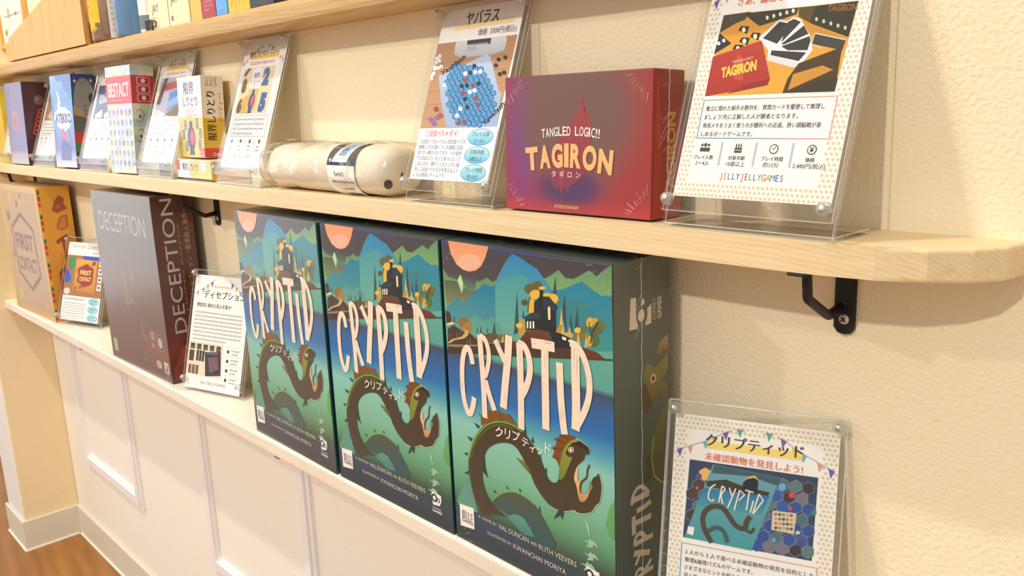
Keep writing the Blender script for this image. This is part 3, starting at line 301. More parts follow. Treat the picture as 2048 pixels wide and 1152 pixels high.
ARTY=[('P','b98a63>c49a74',1,[1,1208,985,1234,967,456,-24,443]),('S','a5764f',2,4,[1,1129,956,1150]),('S','a5764f',2,4,[-7,1008,946,1036]),('S','a5764f',2,4,[-14,886,935,923]),('S','a5764f',2,4,[-22,765,925,810]),('S','a5764f',2,4,[-30,643,915,696]),('S','a5764f',2,4,[-37,521,905,583]),('P','d9dce4>b9bdc8',3,[241,1155,250,1205,422,1217,852,1198,876,1156,869,1069,715,1047,353,1046,254,1078]),('P','33363c',4,[389,1189,683,1187,687,1138,396,1144]),('S','55575c',4,3,[401,1128,519,1126]),('S','55575c',4,3,[405,1114,523,1113]),('S','55575c',4,3,[410,1101,528,1099]),('P','b7cbe6>9fb6dc',3,[105,898,666,1054,720,1030,899,749,943,716,967,456,360,443,201,689]),('P','1f4f80',5,[279,823,248,810,207,826,197,855,229,868,270,852]),('P','4f9fd6',6,[272,826,246,815,213,828,205,852,230,863,264,850]),('P','1f4f80',5,[295,868,264,855,223,871,213,901,245,913,286,897]),('P','4f9fd6',6,[288,871,262,860,229,873,221,898,246,908,280,895]),('P','1f4f80',5,[311,913,280,900,239,916,229,946,261,958,301,942]),('P','4f9fd6',6,[303,916,278,905,245,919,237,943,262,953,296,940]),('P','1f4f80',5,[327,957,296,945,255,961,245,991,277,1003,317,987]),('P','4f9fd6',6,[319,960,294,950,261,964,253,988,278,998,312,984]),('P','1f4f80',5,[320,725,289,712,248,728,239,757,270,770,311,754]),('P','4f9fd6',6,[313,728,288,717,254,730,246,754,272,765,305,752]),('P','1f4f80',5,[336,770,305,757,264,773,255,802,286,815,327,799]),('P','4f9fd6',6,[329,773,303,762,270,775,262,799,288,810,321,797]),('P','1f4f80',5,[352,815,321,802,280,818,271,847,302,860,342,844]),('P','4f9fd6',6,[344,818,319,807,286,820,278,844,304,855,337,842]),('P','1f4f80',5,[368,860,337,847,296,863,287,892,318,905,358,888]),('P','4f9fd6',6,[360,862,335,852,302,865,294,889,319,900,352,886]),('P','1f4f80',5,[383,904,353,891,312,908,303,937,334,949,374,933]),('P','4f9fd6',6,[376,907,351,896,318,910,310,934,335,944,368,931]),('P','1f4f80',5,[399,948,368,936,328,952,318,981,349,994,389,977]),('P','4f9fd6',6,[391,951,367,941,334,954,326,978,351,989,384,975]),('P','1f4f80',5,[361,628,330,615,290,630,280,659,311,672,352,657]),('P','4f9fd6',6,[354,631,329,620,296,632,288,656,313,667,346,655]),('P','1f4f80',5,[377,673,346,660,306,675,296,704,327,717,367,702]),('P','4f9fd6',6,[369,676,344,665,311,678,304,701,329,712,361,700]),('P','1f4f80',5,[392,718,362,705,321,720,312,749,343,762,383,747]),('P','4f9fd6',6,[385,721,360,710,327,723,319,746,344,757,377,744]),('P','1f4f80',5,[408,763,377,749,337,765,328,794,359,807,399,791]),('P','4f9fd6',6,[400,765,376,754,343,767,335,791,360,802,393,789]),('P','1f4f80',5,[423,807,393,794,353,810,344,839,374,852,414,836]),('P','4f9fd6',6,[416,810,391,799,359,812,351,836,376,847,408,833]),('P','1f4f80',5,[439,851,409,838,369,854,359,883,390,896,430,880]),('P','4f9fd6',6,[432,854,407,844,374,857,367,881,392,891,424,878]),('P','1f4f80',5,[454,896,424,883,384,899,375,928,405,941,445,924]),('P','4f9fd6',6,[447,898,422,888,390,901,382,925,407,935,439,922]),('P','1f4f80',5,[470,940,440,927,400,943,391,972,421,985,461,968]),('P','4f9fd6',6,[462,942,438,932,406,946,398,969,423,980,455,966]),('P','1f4f80',5,[417,577,386,564,346,578,337,607,368,621,408,606]),('P','4f9fd6',6,[409,580,385,569,352,581,344,604,369,616,402,603]),('P','1f4f80',5,[432,622,402,608,362,623,353,652,383,666,423,650]),('P','4f9fd6',6,[425,625,400,613,368,626,360,649,385,661,417,648]),('P','1f4f80',5,[448,666,418,653,378,668,368,697,399,710,439,695]),('P','4f9fd6',6,[440,669,416,658,384,671,376,694,401,705,433,693]),('P','1f4f80',5,[463,711,433,698,393,713,384,742,414,755,454,739]),('P','4f9fd6',6,[456,714,431,703,399,715,391,739,416,750,448,737]),('P','1f4f80',5,[479,755,449,742,409,757,400,786,430,799,469,784]),('P','4f9fd6',6,[471,758,447,747,415,760,407,783,432,794,464,781]),('P','1f4f80',5,[494,799,464,786,425,802,415,831,445,844,485,828]),('P','4f9fd6',6,[487,802,462,791,430,804,423,828,447,838,479,825]),('P','1f4f80',5,[509,843,479,830,440,846,431,875,461,888,500,872]),('P','4f9fd6',6,[502,846,478,835,446,849,438,872,463,883,494,870]),('P','1f4f80',5,[524,887,495,874,455,890,446,919,476,932,515,916]),('P','4f9fd6',6,[517,890,493,880,461,893,454,916,478,927,510,913]),('P','1f4f80',5,[540,931,510,918,471,935,462,963,492,976,531,959]),('P','4f9fd6',6,[532,934,508,923,477,937,469,960,493,971,525,957]),('P','1f4f80',5,[472,527,442,513,402,527,393,556,423,570,463,555]),('P','4f9fd6',6,[465,529,440,518,408,530,400,553,425,565,457,553]),('P','1f4f80',5,[487,571,457,558,418,572,409,601,439,614,478,599]),('P','4f9fd6',6,[480,574,456,562,424,575,416,598,441,609,473,597]),('P','1f4f80',5,[503,615,473,602,433,617,424,645,454,659,494,644]),('P','4f9fd6',6,[495,618,471,607,439,619,432,643,456,654,488,641]),('P','1f4f80',5,[518,660,488,646,449,661,440,690,470,703,509,688]),('P','4f9fd6',6,[511,662,487,651,455,664,447,687,471,698,503,686]),('P','1f4f80',5,[533,704,503,691,464,706,455,734,485,747,524,732]),('P','4f9fd6',6,[526,706,502,696,470,708,462,732,487,742,518,730]),('P','1f4f80',5,[548,748,519,735,480,750,471,779,500,791,539,776]),('P','4f9fd6',6,[541,750,517,740,485,752,478,776,502,786,534,774]),('P','1f4f80',5,[563,792,534,779,495,794,486,823,516,835,554,820]),('P','4f9fd6',6,[556,794,532,784,501,796,493,820,517,830,549,818]),('P','1f4f80',5,[579,835,549,823,510,838,501,867,531,879,570,864]),('P','4f9fd6',6,[571,838,547,828,516,840,508,864,533,874,564,861]),('P','1f4f80',5,[594,879,564,866,526,882,516,911,546,923,585,907]),('P','4f9fd6',6,[586,882,563,871,531,884,524,908,548,918,579,905]),('P','1f4f80',5,[609,922,579,910,541,926,532,954,561,967,600,951]),('P','4f9fd6',6,[601,925,578,915,546,928,539,952,563,962,594,948]),('P','1f4f80',5,[527,477,497,463,458,477,449,505,479,519,518,505]),('P','4f9fd6',6,[519,479,495,468,464,480,456,503,480,514,512,502]),('P','1f4f80',5,[542,521,512,507,473,522,464,550,494,564,533,549]),('P','4f9fd6',6,[535,523,511,512,479,524,471,547,496,559,527,547]),('P','1f4f80',5,[557,565,527,552,489,566,479,594,509,608,548,593]),('P','4f9fd6',6,[550,568,526,556,494,569,487,592,511,603,542,591]),('P','1f4f80',5,[572,609,543,596,504,610,495,639,524,652,563,637]),('P','4f9fd6',6,[565,612,541,601,509,613,502,636,526,647,558,635]),('P','1f4f80',5,[587,653,558,640,519,655,510,683,540,696,578,681]),('P','4f9fd6',6,[580,656,556,645,525,657,517,680,541,691,573,679]),('P','1f4f80',5,[602,697,573,684,534,699,525,727,555,740,593,725]),('P','4f9fd6',6,[595,699,571,689,540,701,532,724,556,735,588,723]),('P','1f4f80',5,[617,740,588,727,549,743,540,771,570,784,608,769]),('P','4f9fd6',6,[610,743,586,732,555,745,548,768,571,779,603,766]),('P','1f4f80',5,[632,784,603,771,565,787,556,815,585,828,623,812]),('P','4f9fd6',6,[625,787,601,776,570,789,563,812,587,823,618,810]),('P','1f4f80',5,[647,827,618,815,580,830,571,859,600,871,638,855]),('P','4f9fd6',6,[640,830,616,820,585,832,578,856,602,866,633,853]),('P','1f4f80',5,[662,871,633,858,595,874,586,902,615,915,653,899]),('P','4f9fd6',6,[655,873,631,863,600,876,593,899,617,910,647,897]),('P','1f4f80',5,[677,914,648,901,610,917,601,946,630,958,668,942]),('P','4f9fd6',6,[670,917,646,906,615,919,608,943,631,953,662,940]),('P','1f4f80',5,[596,471,566,458,528,472,519,500,548,513,587,499]),('P','4f9fd6',6,[589,474,565,462,533,474,526,497,550,509,581,497]),('P','1f4f80',5,[611,515,581,502,543,516,534,544,563,558,602,543]),('P','4f9fd6',6,[604,518,580,507,549,518,541,541,565,553,596,541]),('P','1f4f80',5,[626,559,596,546,558,560,549,588,578,602,617,587]),('P','4f9fd6',6,[619,562,595,551,564,562,556,586,580,597,611,585]),('P','1f4f80',5,[640,603,611,590,573,604,564,632,594,645,632,631]),('P','4f9fd6',6,[633,605,610,594,579,606,571,630,595,641,626,628]),('P','1f4f80',5,[655,646,626,633,588,648,579,676,608,689,646,674]),('P','4f9fd6',6,[648,649,625,638,594,650,586,673,610,684,641,672]),('P','1f4f80',5,[670,690,641,677,603,692,594,720,623,733,661,718]),('P','4f9fd6',6,[663,693,640,682,609,694,601,717,625,728,656,716]),('P','1f4f80',5,[685,733,656,720,618,735,609,764,638,776,676,761]),('P','4f9fd6',6,[678,736,654,725,624,738,616,761,640,771,671,759]),('P','1f4f80',5,[700,776,671,764,633,779,624,807,653,820,691,804]),('P','4f9fd6',6,[693,779,669,769,639,781,631,804,655,815,685,802]),('P','1f4f80',5,[714,820,686,807,648,822,639,851,668,863,706,847]),('P','4f9fd6',6,[707,822,684,812,653,825,646,848,670,858,700,845]),('P','1f4f80',5,[729,863,700,850,663,866,654,894,683,906,720,890]),('P','4f9fd6',6,[722,865,699,855,668,868,661,891,684,901,715,888]),('P','1f4f80',5,[664,466,635,452,597,466,588,494,617,508,655,494]),('P','4f9fd6',6,[657,468,633,457,602,469,595,492,619,503,649,491]),('P','1f4f80',5,[678,510,650,496,612,510,603,538,632,552,670,537]),('P','4f9fd6',6,[671,512,648,501,617,513,610,536,633,547,664,535]),('P','1f4f80',5,[693,553,664,540,627,554,618,582,647,595,684,581]),('P','4f9fd6',6,[686,556,663,545,632,557,625,579,648,590,679,579]),('P','1f4f80',5,[708,597,679,583,642,598,633,626,662,639,699,624]),('P','4f9fd6',6,[701,599,678,588,647,600,640,623,663,634,694,622]),('P','1f4f80',5,[723,640,694,627,656,642,648,669,676,682,714,668]),('P','4f9fd6',6,[716,643,692,632,662,644,655,667,678,677,708,665]),('P','1f4f80',5,[737,683,709,670,671,685,662,713,691,726,728,711]),('P','4f9fd6',6,[730,686,707,675,677,687,669,710,693,721,723,709]),('P','1f4f80',5,[752,726,723,713,686,728,677,756,706,769,743,754]),('P','4f9fd6',6,[745,729,722,718,691,731,684,754,707,764,738,752]),('P','1f4f80',5,[766,769,738,756,701,772,692,799,720,812,758,797]),('P','4f9fd6',6,[759,772,736,761,706,774,699,797,722,807,752,795]),('P','1f4f80',5,[781,812,752,799,715,815,707,843,735,855,772,840]),('P','4f9fd6',6,[774,815,751,804,721,817,714,840,737,850,767,837]),('P','1f4f80',5,[731,461,702,447,665,461,656,489,685,502,722,488]),('P','4f9fd6',6,[724,463,701,452,670,464,663,486,686,497,717,486]),('P','1f4f80',5,[745,504,717,491,680,505,671,532,699,546,737,532]),('P','4f9fd6',6,[738,507,715,496,685,507,678,530,701,541,731,529]),('P','1f4f80',5,[760,547,732,534,694,548,685,576,714,589,751,575]),('P','4f9fd6',6,[753,550,730,539,700,551,692,573,716,584,746,573]),('P','1f4f80',5,[774,591,746,577,709,592,700,619,729,633,766,618]),('P','4f9fd6',6,[767,593,745,582,714,594,707,617,730,628,760,616]),('P','1f4f80',5,[789,634,761,621,724,635,715,663,743,676,780,661]),('P','4f9fd6',6,[782,636,759,625,729,637,722,660,745,671,775,659]),('P','1f4f80',5,[803,676,775,664,738,678,729,706,758,719,795,704]),('P','4f9fd6',6,[796,679,774,668,744,681,736,703,759,714,789,702]),('P','1f4f80',5,[818,719,790,706,753,721,744,749,772,762,809,747]),('P','4f9fd6',6,[811,722,788,711,758,724,751,746,774,757,804,744]),('P','1f4f80',5,[832,762,804,749,767,764,759,792,787,804,823,789]),('P','4f9fd6',6,[825,765,802,754,773,766,765,789,788,800,818,787]),('P','1f4f80',5,[797,456,769,442,732,456,723,483,752,497,788,483]),('P','4f9fd6',6,[790,458,767,447,737,458,730,481,753,492,783,481]),('P','1f4f80',5,[811,499,783,485,746,499,738,527,766,540,803,526]),('P','4f9fd6',6,[804,501,782,490,752,502,745,524,768,535,797,524]),('P','1f4f80',5,[826,542,798,528,761,543,752,570,780,583,817,569]),('P','4f9fd6',6,[819,544,796,533,766,545,759,568,782,578,812,567]),('P','1f4f80',5,[840,585,812,571,775,586,767,613,795,626,831,612]),('P','4f9fd6',6,[833,587,811,576,781,588,774,611,796,621,826,610]),('P','1f4f80',5,[854,627,826,614,790,629,781,656,809,669,846,655]),('P','4f9fd6',6,[847,630,825,619,795,631,788,654,811,664,840,652]),('P','1f4f80',5,[868,670,841,657,804,672,796,699,824,712,860,697]),('P','4f9fd6',6,[862,672,839,662,810,674,802,696,825,707,855,695]),('P','1f4f80',5,[883,712,855,700,819,714,810,742,838,754,874,740]),('P','4f9fd6',6,[876,715,853,704,824,717,817,739,839,750,869,737]),('P','1f4f80',5,[876,493,849,480,812,494,804,521,832,534,868,520]),('P','4f9fd6',6,[870,496,847,485,818,496,811,519,833,530,863,518]),('P','1f4f80',5,[890,536,863,523,827,537,818,564,846,577,882,563]),('P','4f9fd6',6,[884,539,861,528,832,539,825,562,847,572,877,561]),('P','1f4f80',5,[905,579,877,566,841,580,832,607,860,620,896,606]),('P','4f9fd6',6,[898,581,876,570,846,582,839,604,862,615,891,603]),('P','1f4f80',5,[919,621,891,608,855,622,847,650,874,663,910,648]),('P','4f9fd6',6,[912,624,890,613,860,625,853,647,876,658,905,646]),('P','1d2f4a',7,[574,961,572,950,561,943,545,944,529,952,520,964,521,976,532,982,549,981,565,973]),('P','1d2f4a',7,[541,905,539,894,528,887,511,888,495,896,486,908,488,920,499,926,516,925,532,917]),('P','1d2f4a',7,[468,798,466,786,455,779,438,780,422,788,412,800,414,812,425,818,442,818,459,810]),('P','1d2f4a',7,[533,800,532,789,520,782,504,782,488,790,479,802,480,814,491,821,508,820,524,812]),('P','1d2f4a',7,[674,809,673,798,662,791,646,792,630,799,621,811,623,823,634,829,650,829,666,821]),('P','1d2f4a',7,[546,684,544,673,533,666,516,666,500,674,491,686,493,698,504,704,521,704,537,696]),('P','1d2f4a',7,[594,618,593,606,581,599,565,600,549,607,540,619,541,630,553,637,569,637,585,629]),('P','f2f4f6',7,[481,902,480,890,468,883,451,884,435,892,426,904,427,916,439,923,456,922,472,914]),('P','f2f4f6',7,[601,907,599,896,588,889,571,890,556,898,547,910,548,921,559,928,576,927,592,919]),('P','f2f4f6',7,[662,909,660,897,650,891,633,892,618,900,609,912,610,923,621,930,638,929,653,921]),('P','f2f4f6',7,[585,744,584,732,572,726,556,726,540,734,531,746,532,757,544,764,560,764,576,756]),('P','f2f4f6',7,[640,753,638,742,627,735,611,736,595,744,586,755,588,767,599,774,615,773,631,765]),('P','f2f4f6',7,[512,606,511,595,500,588,483,588,467,595,457,607,459,619,470,626,487,626,503,618]),('P','f2f4f6',7,[486,549,485,537,474,530,457,530,440,538,431,550,433,561,444,568,461,568,477,561]),('P','a8423c',7,[503,849,501,838,490,831,473,832,457,840,448,852,449,863,461,870,478,869,494,861]),('P','a8423c',7,[606,801,604,789,593,782,576,783,561,791,552,803,553,814,564,821,581,820,597,812]),('P','a8423c',7,[508,733,507,722,495,715,478,715,462,723,453,735,455,747,466,754,483,753,499,745]),('P','a8423c',7,[678,692,677,681,666,674,649,674,634,682,625,694,626,705,638,712,654,711,669,704]),('P','a8423c',7,[718,634,716,623,705,616,689,617,674,624,665,636,666,647,677,654,694,653,709,646]),('P','a8423c',7,[528,482,526,471,515,464,498,464,482,471,473,483,474,494,486,502,503,501,519,494]),('P','a8423c',7,[595,493,594,482,583,475,566,475,550,482,541,494,543,505,554,512,570,512,586,505]),('P','eef0f2',7,[88,1075,87,1065,77,1059,62,1060,48,1067,39,1078,41,1088,51,1094,66,1093,80,1086]),('P','eef0f2',7,[57,1056,56,1046,46,1040,31,1041,16,1048,8,1059,9,1069,20,1075,35,1074,49,1067]),('P','eef0f2',7,[97,1033,96,1023,86,1017,71,1018,56,1025,48,1036,49,1046,59,1052,74,1051,89,1044]),('P','eef0f2',7,[56,1022,54,1011,44,1006,29,1007,15,1014,6,1025,8,1035,18,1040,33,1039,47,1032]),('P','eef0f2',7,[46,988,44,977,34,972,19,973,5,980,-4,990,-2,1000,8,1006,23,1005,37,998]),('P','eef0f2',7,[96,971,95,961,85,955,70,956,56,963,48,974,49,984,59,989,74,989,88,981]),('P','eef0f2',7,[135,983,134,972,124,967,109,968,94,975,86,985,88,995,98,1001,113,1000,127,993]),('P','eef0f2',7,[53,927,52,916,41,911,26,911,12,918,4,929,5,939,15,945,30,944,45,937]),('P','eef0f2',7,[34,901,33,891,23,885,8,886,-7,893,-15,904,-14,914,-4,920,12,919,26,912]),('P','eef0f2',7,[36,881,35,870,25,865,10,865,-5,872,-13,883,-12,893,-2,899,13,898,28,891]),('P','eef0f2',7,[55,966,54,956,44,950,29,951,15,958,6,969,8,979,18,985,33,984,47,977]),('P','eef0f2',7,[234,815,233,805,224,800,209,800,195,807,187,817,188,827,198,833,213,832,227,826]),('P','2c2826',7,[852,998,850,988,839,982,824,983,809,990,801,1001,802,1011,813,1017,829,1016,844,1009]),('P','2c2826',7,[925,1009,923,999,913,993,897,994,883,1002,875,1013,876,1023,887,1028,902,1027,917,1020]),('P','2c2826',7,[834,951,833,941,822,935,806,936,791,943,783,954,785,964,796,970,812,969,826,962]),('P','2c2826',7,[903,876,901,866,891,860,875,861,860,868,852,878,854,889,865,894,880,894,895,886]),('P','2c2826',7,[949,886,947,876,937,870,921,871,907,878,899,889,900,899,911,905,927,904,941,897]),('P','a04a34',7,[204,609,202,595,186,587,163,587,142,596,130,610,132,624,148,633,171,632,192,623]),('P','9a6aa0',7,[163,519,161,505,145,497,122,497,100,506,88,520,91,534,107,543,130,542,151,533]),('P','9a6aa0',7,[237,535,234,521,219,513,196,513,175,522,163,536,165,550,181,559,204,558,225,549]),('P','8f6aa8',7,[214,485,212,471,196,462,174,462,152,471,140,485,143,499,158,508,181,508,203,499]),('P','a05a70',7,[275,552,273,538,258,529,235,530,214,539,202,553,204,567,220,575,243,575,264,566])]
ARTT=[('P','d99a35>e0a640',1,[112,1143,973,1136,939,633,78,634]),('P','4b4232',2,[112,1143,303,1146,269,1098,211,1083,106,1032]),('P','3d3a2a',2,[260,1139,618,1138,613,1097,383,1050,315,1094]),('P','35331f',2,[726,1135,973,1136,956,935,707,1037]),('P','57481f',2,[618,1138,726,1135,707,1037,631,1076]),('P','c98c35',2,[615,1090,713,1036,947,930,938,851,719,979]),('P','e9e6dc',3,[434,1095,434,1088,430,1083,424,1084,418,1089,414,1097,414,1105,418,1109,425,1109,431,1103]),('P','e9e6dc',3,[476,1102,476,1094,472,1090,465,1090,459,1096,456,1104,456,1111,460,1116,466,1115,472,1110]),('P','e9e6dc',3,[517,1108,517,1100,513,1096,507,1097,500,1102,497,1110,497,1117,501,1122,507,1121,513,1116]),('P','e9e6dc',3,[557,1114,557,1106,553,1102,547,1103,541,1108,538,1116,538,1124,542,1128,548,1127,554,1122]),('P','e9e6dc',3,[597,1120,597,1113,593,1108,587,1109,581,1114,578,1122,578,1130,582,1134,588,1133,594,1128]),('P','c9c4ae',3,[754,1055,754,1048,750,1043,745,1044,739,1049,736,1057,736,1064,740,1068,745,1068,751,1063]),('P','c9c4ae',3,[801,1038,801,1031,797,1027,791,1027,786,1032,782,1040,783,1047,786,1051,792,1051,797,1046]),('P','c9c4ae',3,[847,1021,846,1014,843,1010,837,1011,832,1016,828,1023,829,1030,832,1034,838,1034,843,1029]),('P','c9c4ae',3,[892,1005,891,998,888,994,882,994,877,999,874,1007,874,1014,877,1018,883,1017,888,1012]),('P','c9c4ae',3,[936,989,936,982,932,978,927,978,922,983,918,990,919,997,922,1002,928,1001,933,996]),('P','e6e6ec',3,[393,974,507,1078,566,1063,599,1085,647,1068,731,953,760,876,694,780,481,837,475,896]),('P','3b3834',4,[423,972,512,1064,605,1040,524,931]),('P','3b3834',4,[567,1057,602,1072,651,1049,551,936]),('P','3b3834',4,[555,929,675,1027,713,974,568,922]),('P','3b3834',4,[556,913,723,960,735,934,727,878,603,887]),('P','3b3834',4,[497,894,723,866,686,818,496,866]),('P','d8d8e0',4,[479,867,688,808,667,779,474,837]),('P','44423a',4,[754,970,943,918,935,864,748,914]),('S','d8d8dc',5,6,[753,974,946,921]),('S','d8d8dc',5,5,[753,974,746,912,818,882]),('P','4a3a1c',4,[689,805,932,882,939,633,623,636,639,719]),('P','c98f38',5,[668,743,838,784,907,756,654,649]),('P','3a3424',6,[630,636,830,698,943,706,939,633]),('P','2a2f33',3,[106,1032,209,958,97,898,105,991]),('P','2e2a22',3,[240,1036,254,1062,312,1054,305,1009]),('P','f0ece0',4,[292,1034,292,1025,286,1020,278,1020,269,1027,265,1037,265,1046,271,1052,279,1051,287,1044]),('P','2e2a22',3,[331,989,344,1014,400,1007,394,962]),('P','f0ece0',4,[381,987,381,978,375,972,367,973,359,980,354,989,355,999,360,1004,369,1003,377,997]),('P','2e2a22',3,[261,965,275,990,332,983,326,938]),('P','f0ece0',4,[313,963,312,954,306,949,298,949,290,956,285,965,286,975,291,980,300,980,308,973]),('P','2e2a22',3,[225,922,239,948,297,941,290,896]),('P','f0ece0',4,[277,921,276,911,271,906,262,906,254,913,249,923,250,932,255,937,264,937,272,930]),('P','e8e6e0',4,[130,964,129,957,124,953,116,953,108,958,104,966,105,973,110,977,118,977,126,971]),('P','e8e6e0',4,[162,979,162,972,156,968,148,969,141,974,137,981,138,988,143,992,151,992,158,987]),('P','b43b30>a93229',5,[88,882,418,959,524,724,514,686,79,632]),('P','8f2a22',6,[524,724,514,686,250,643,360,692]),('P','c24f40',6,[278,890,327,840,342,719,284,729,248,818])]
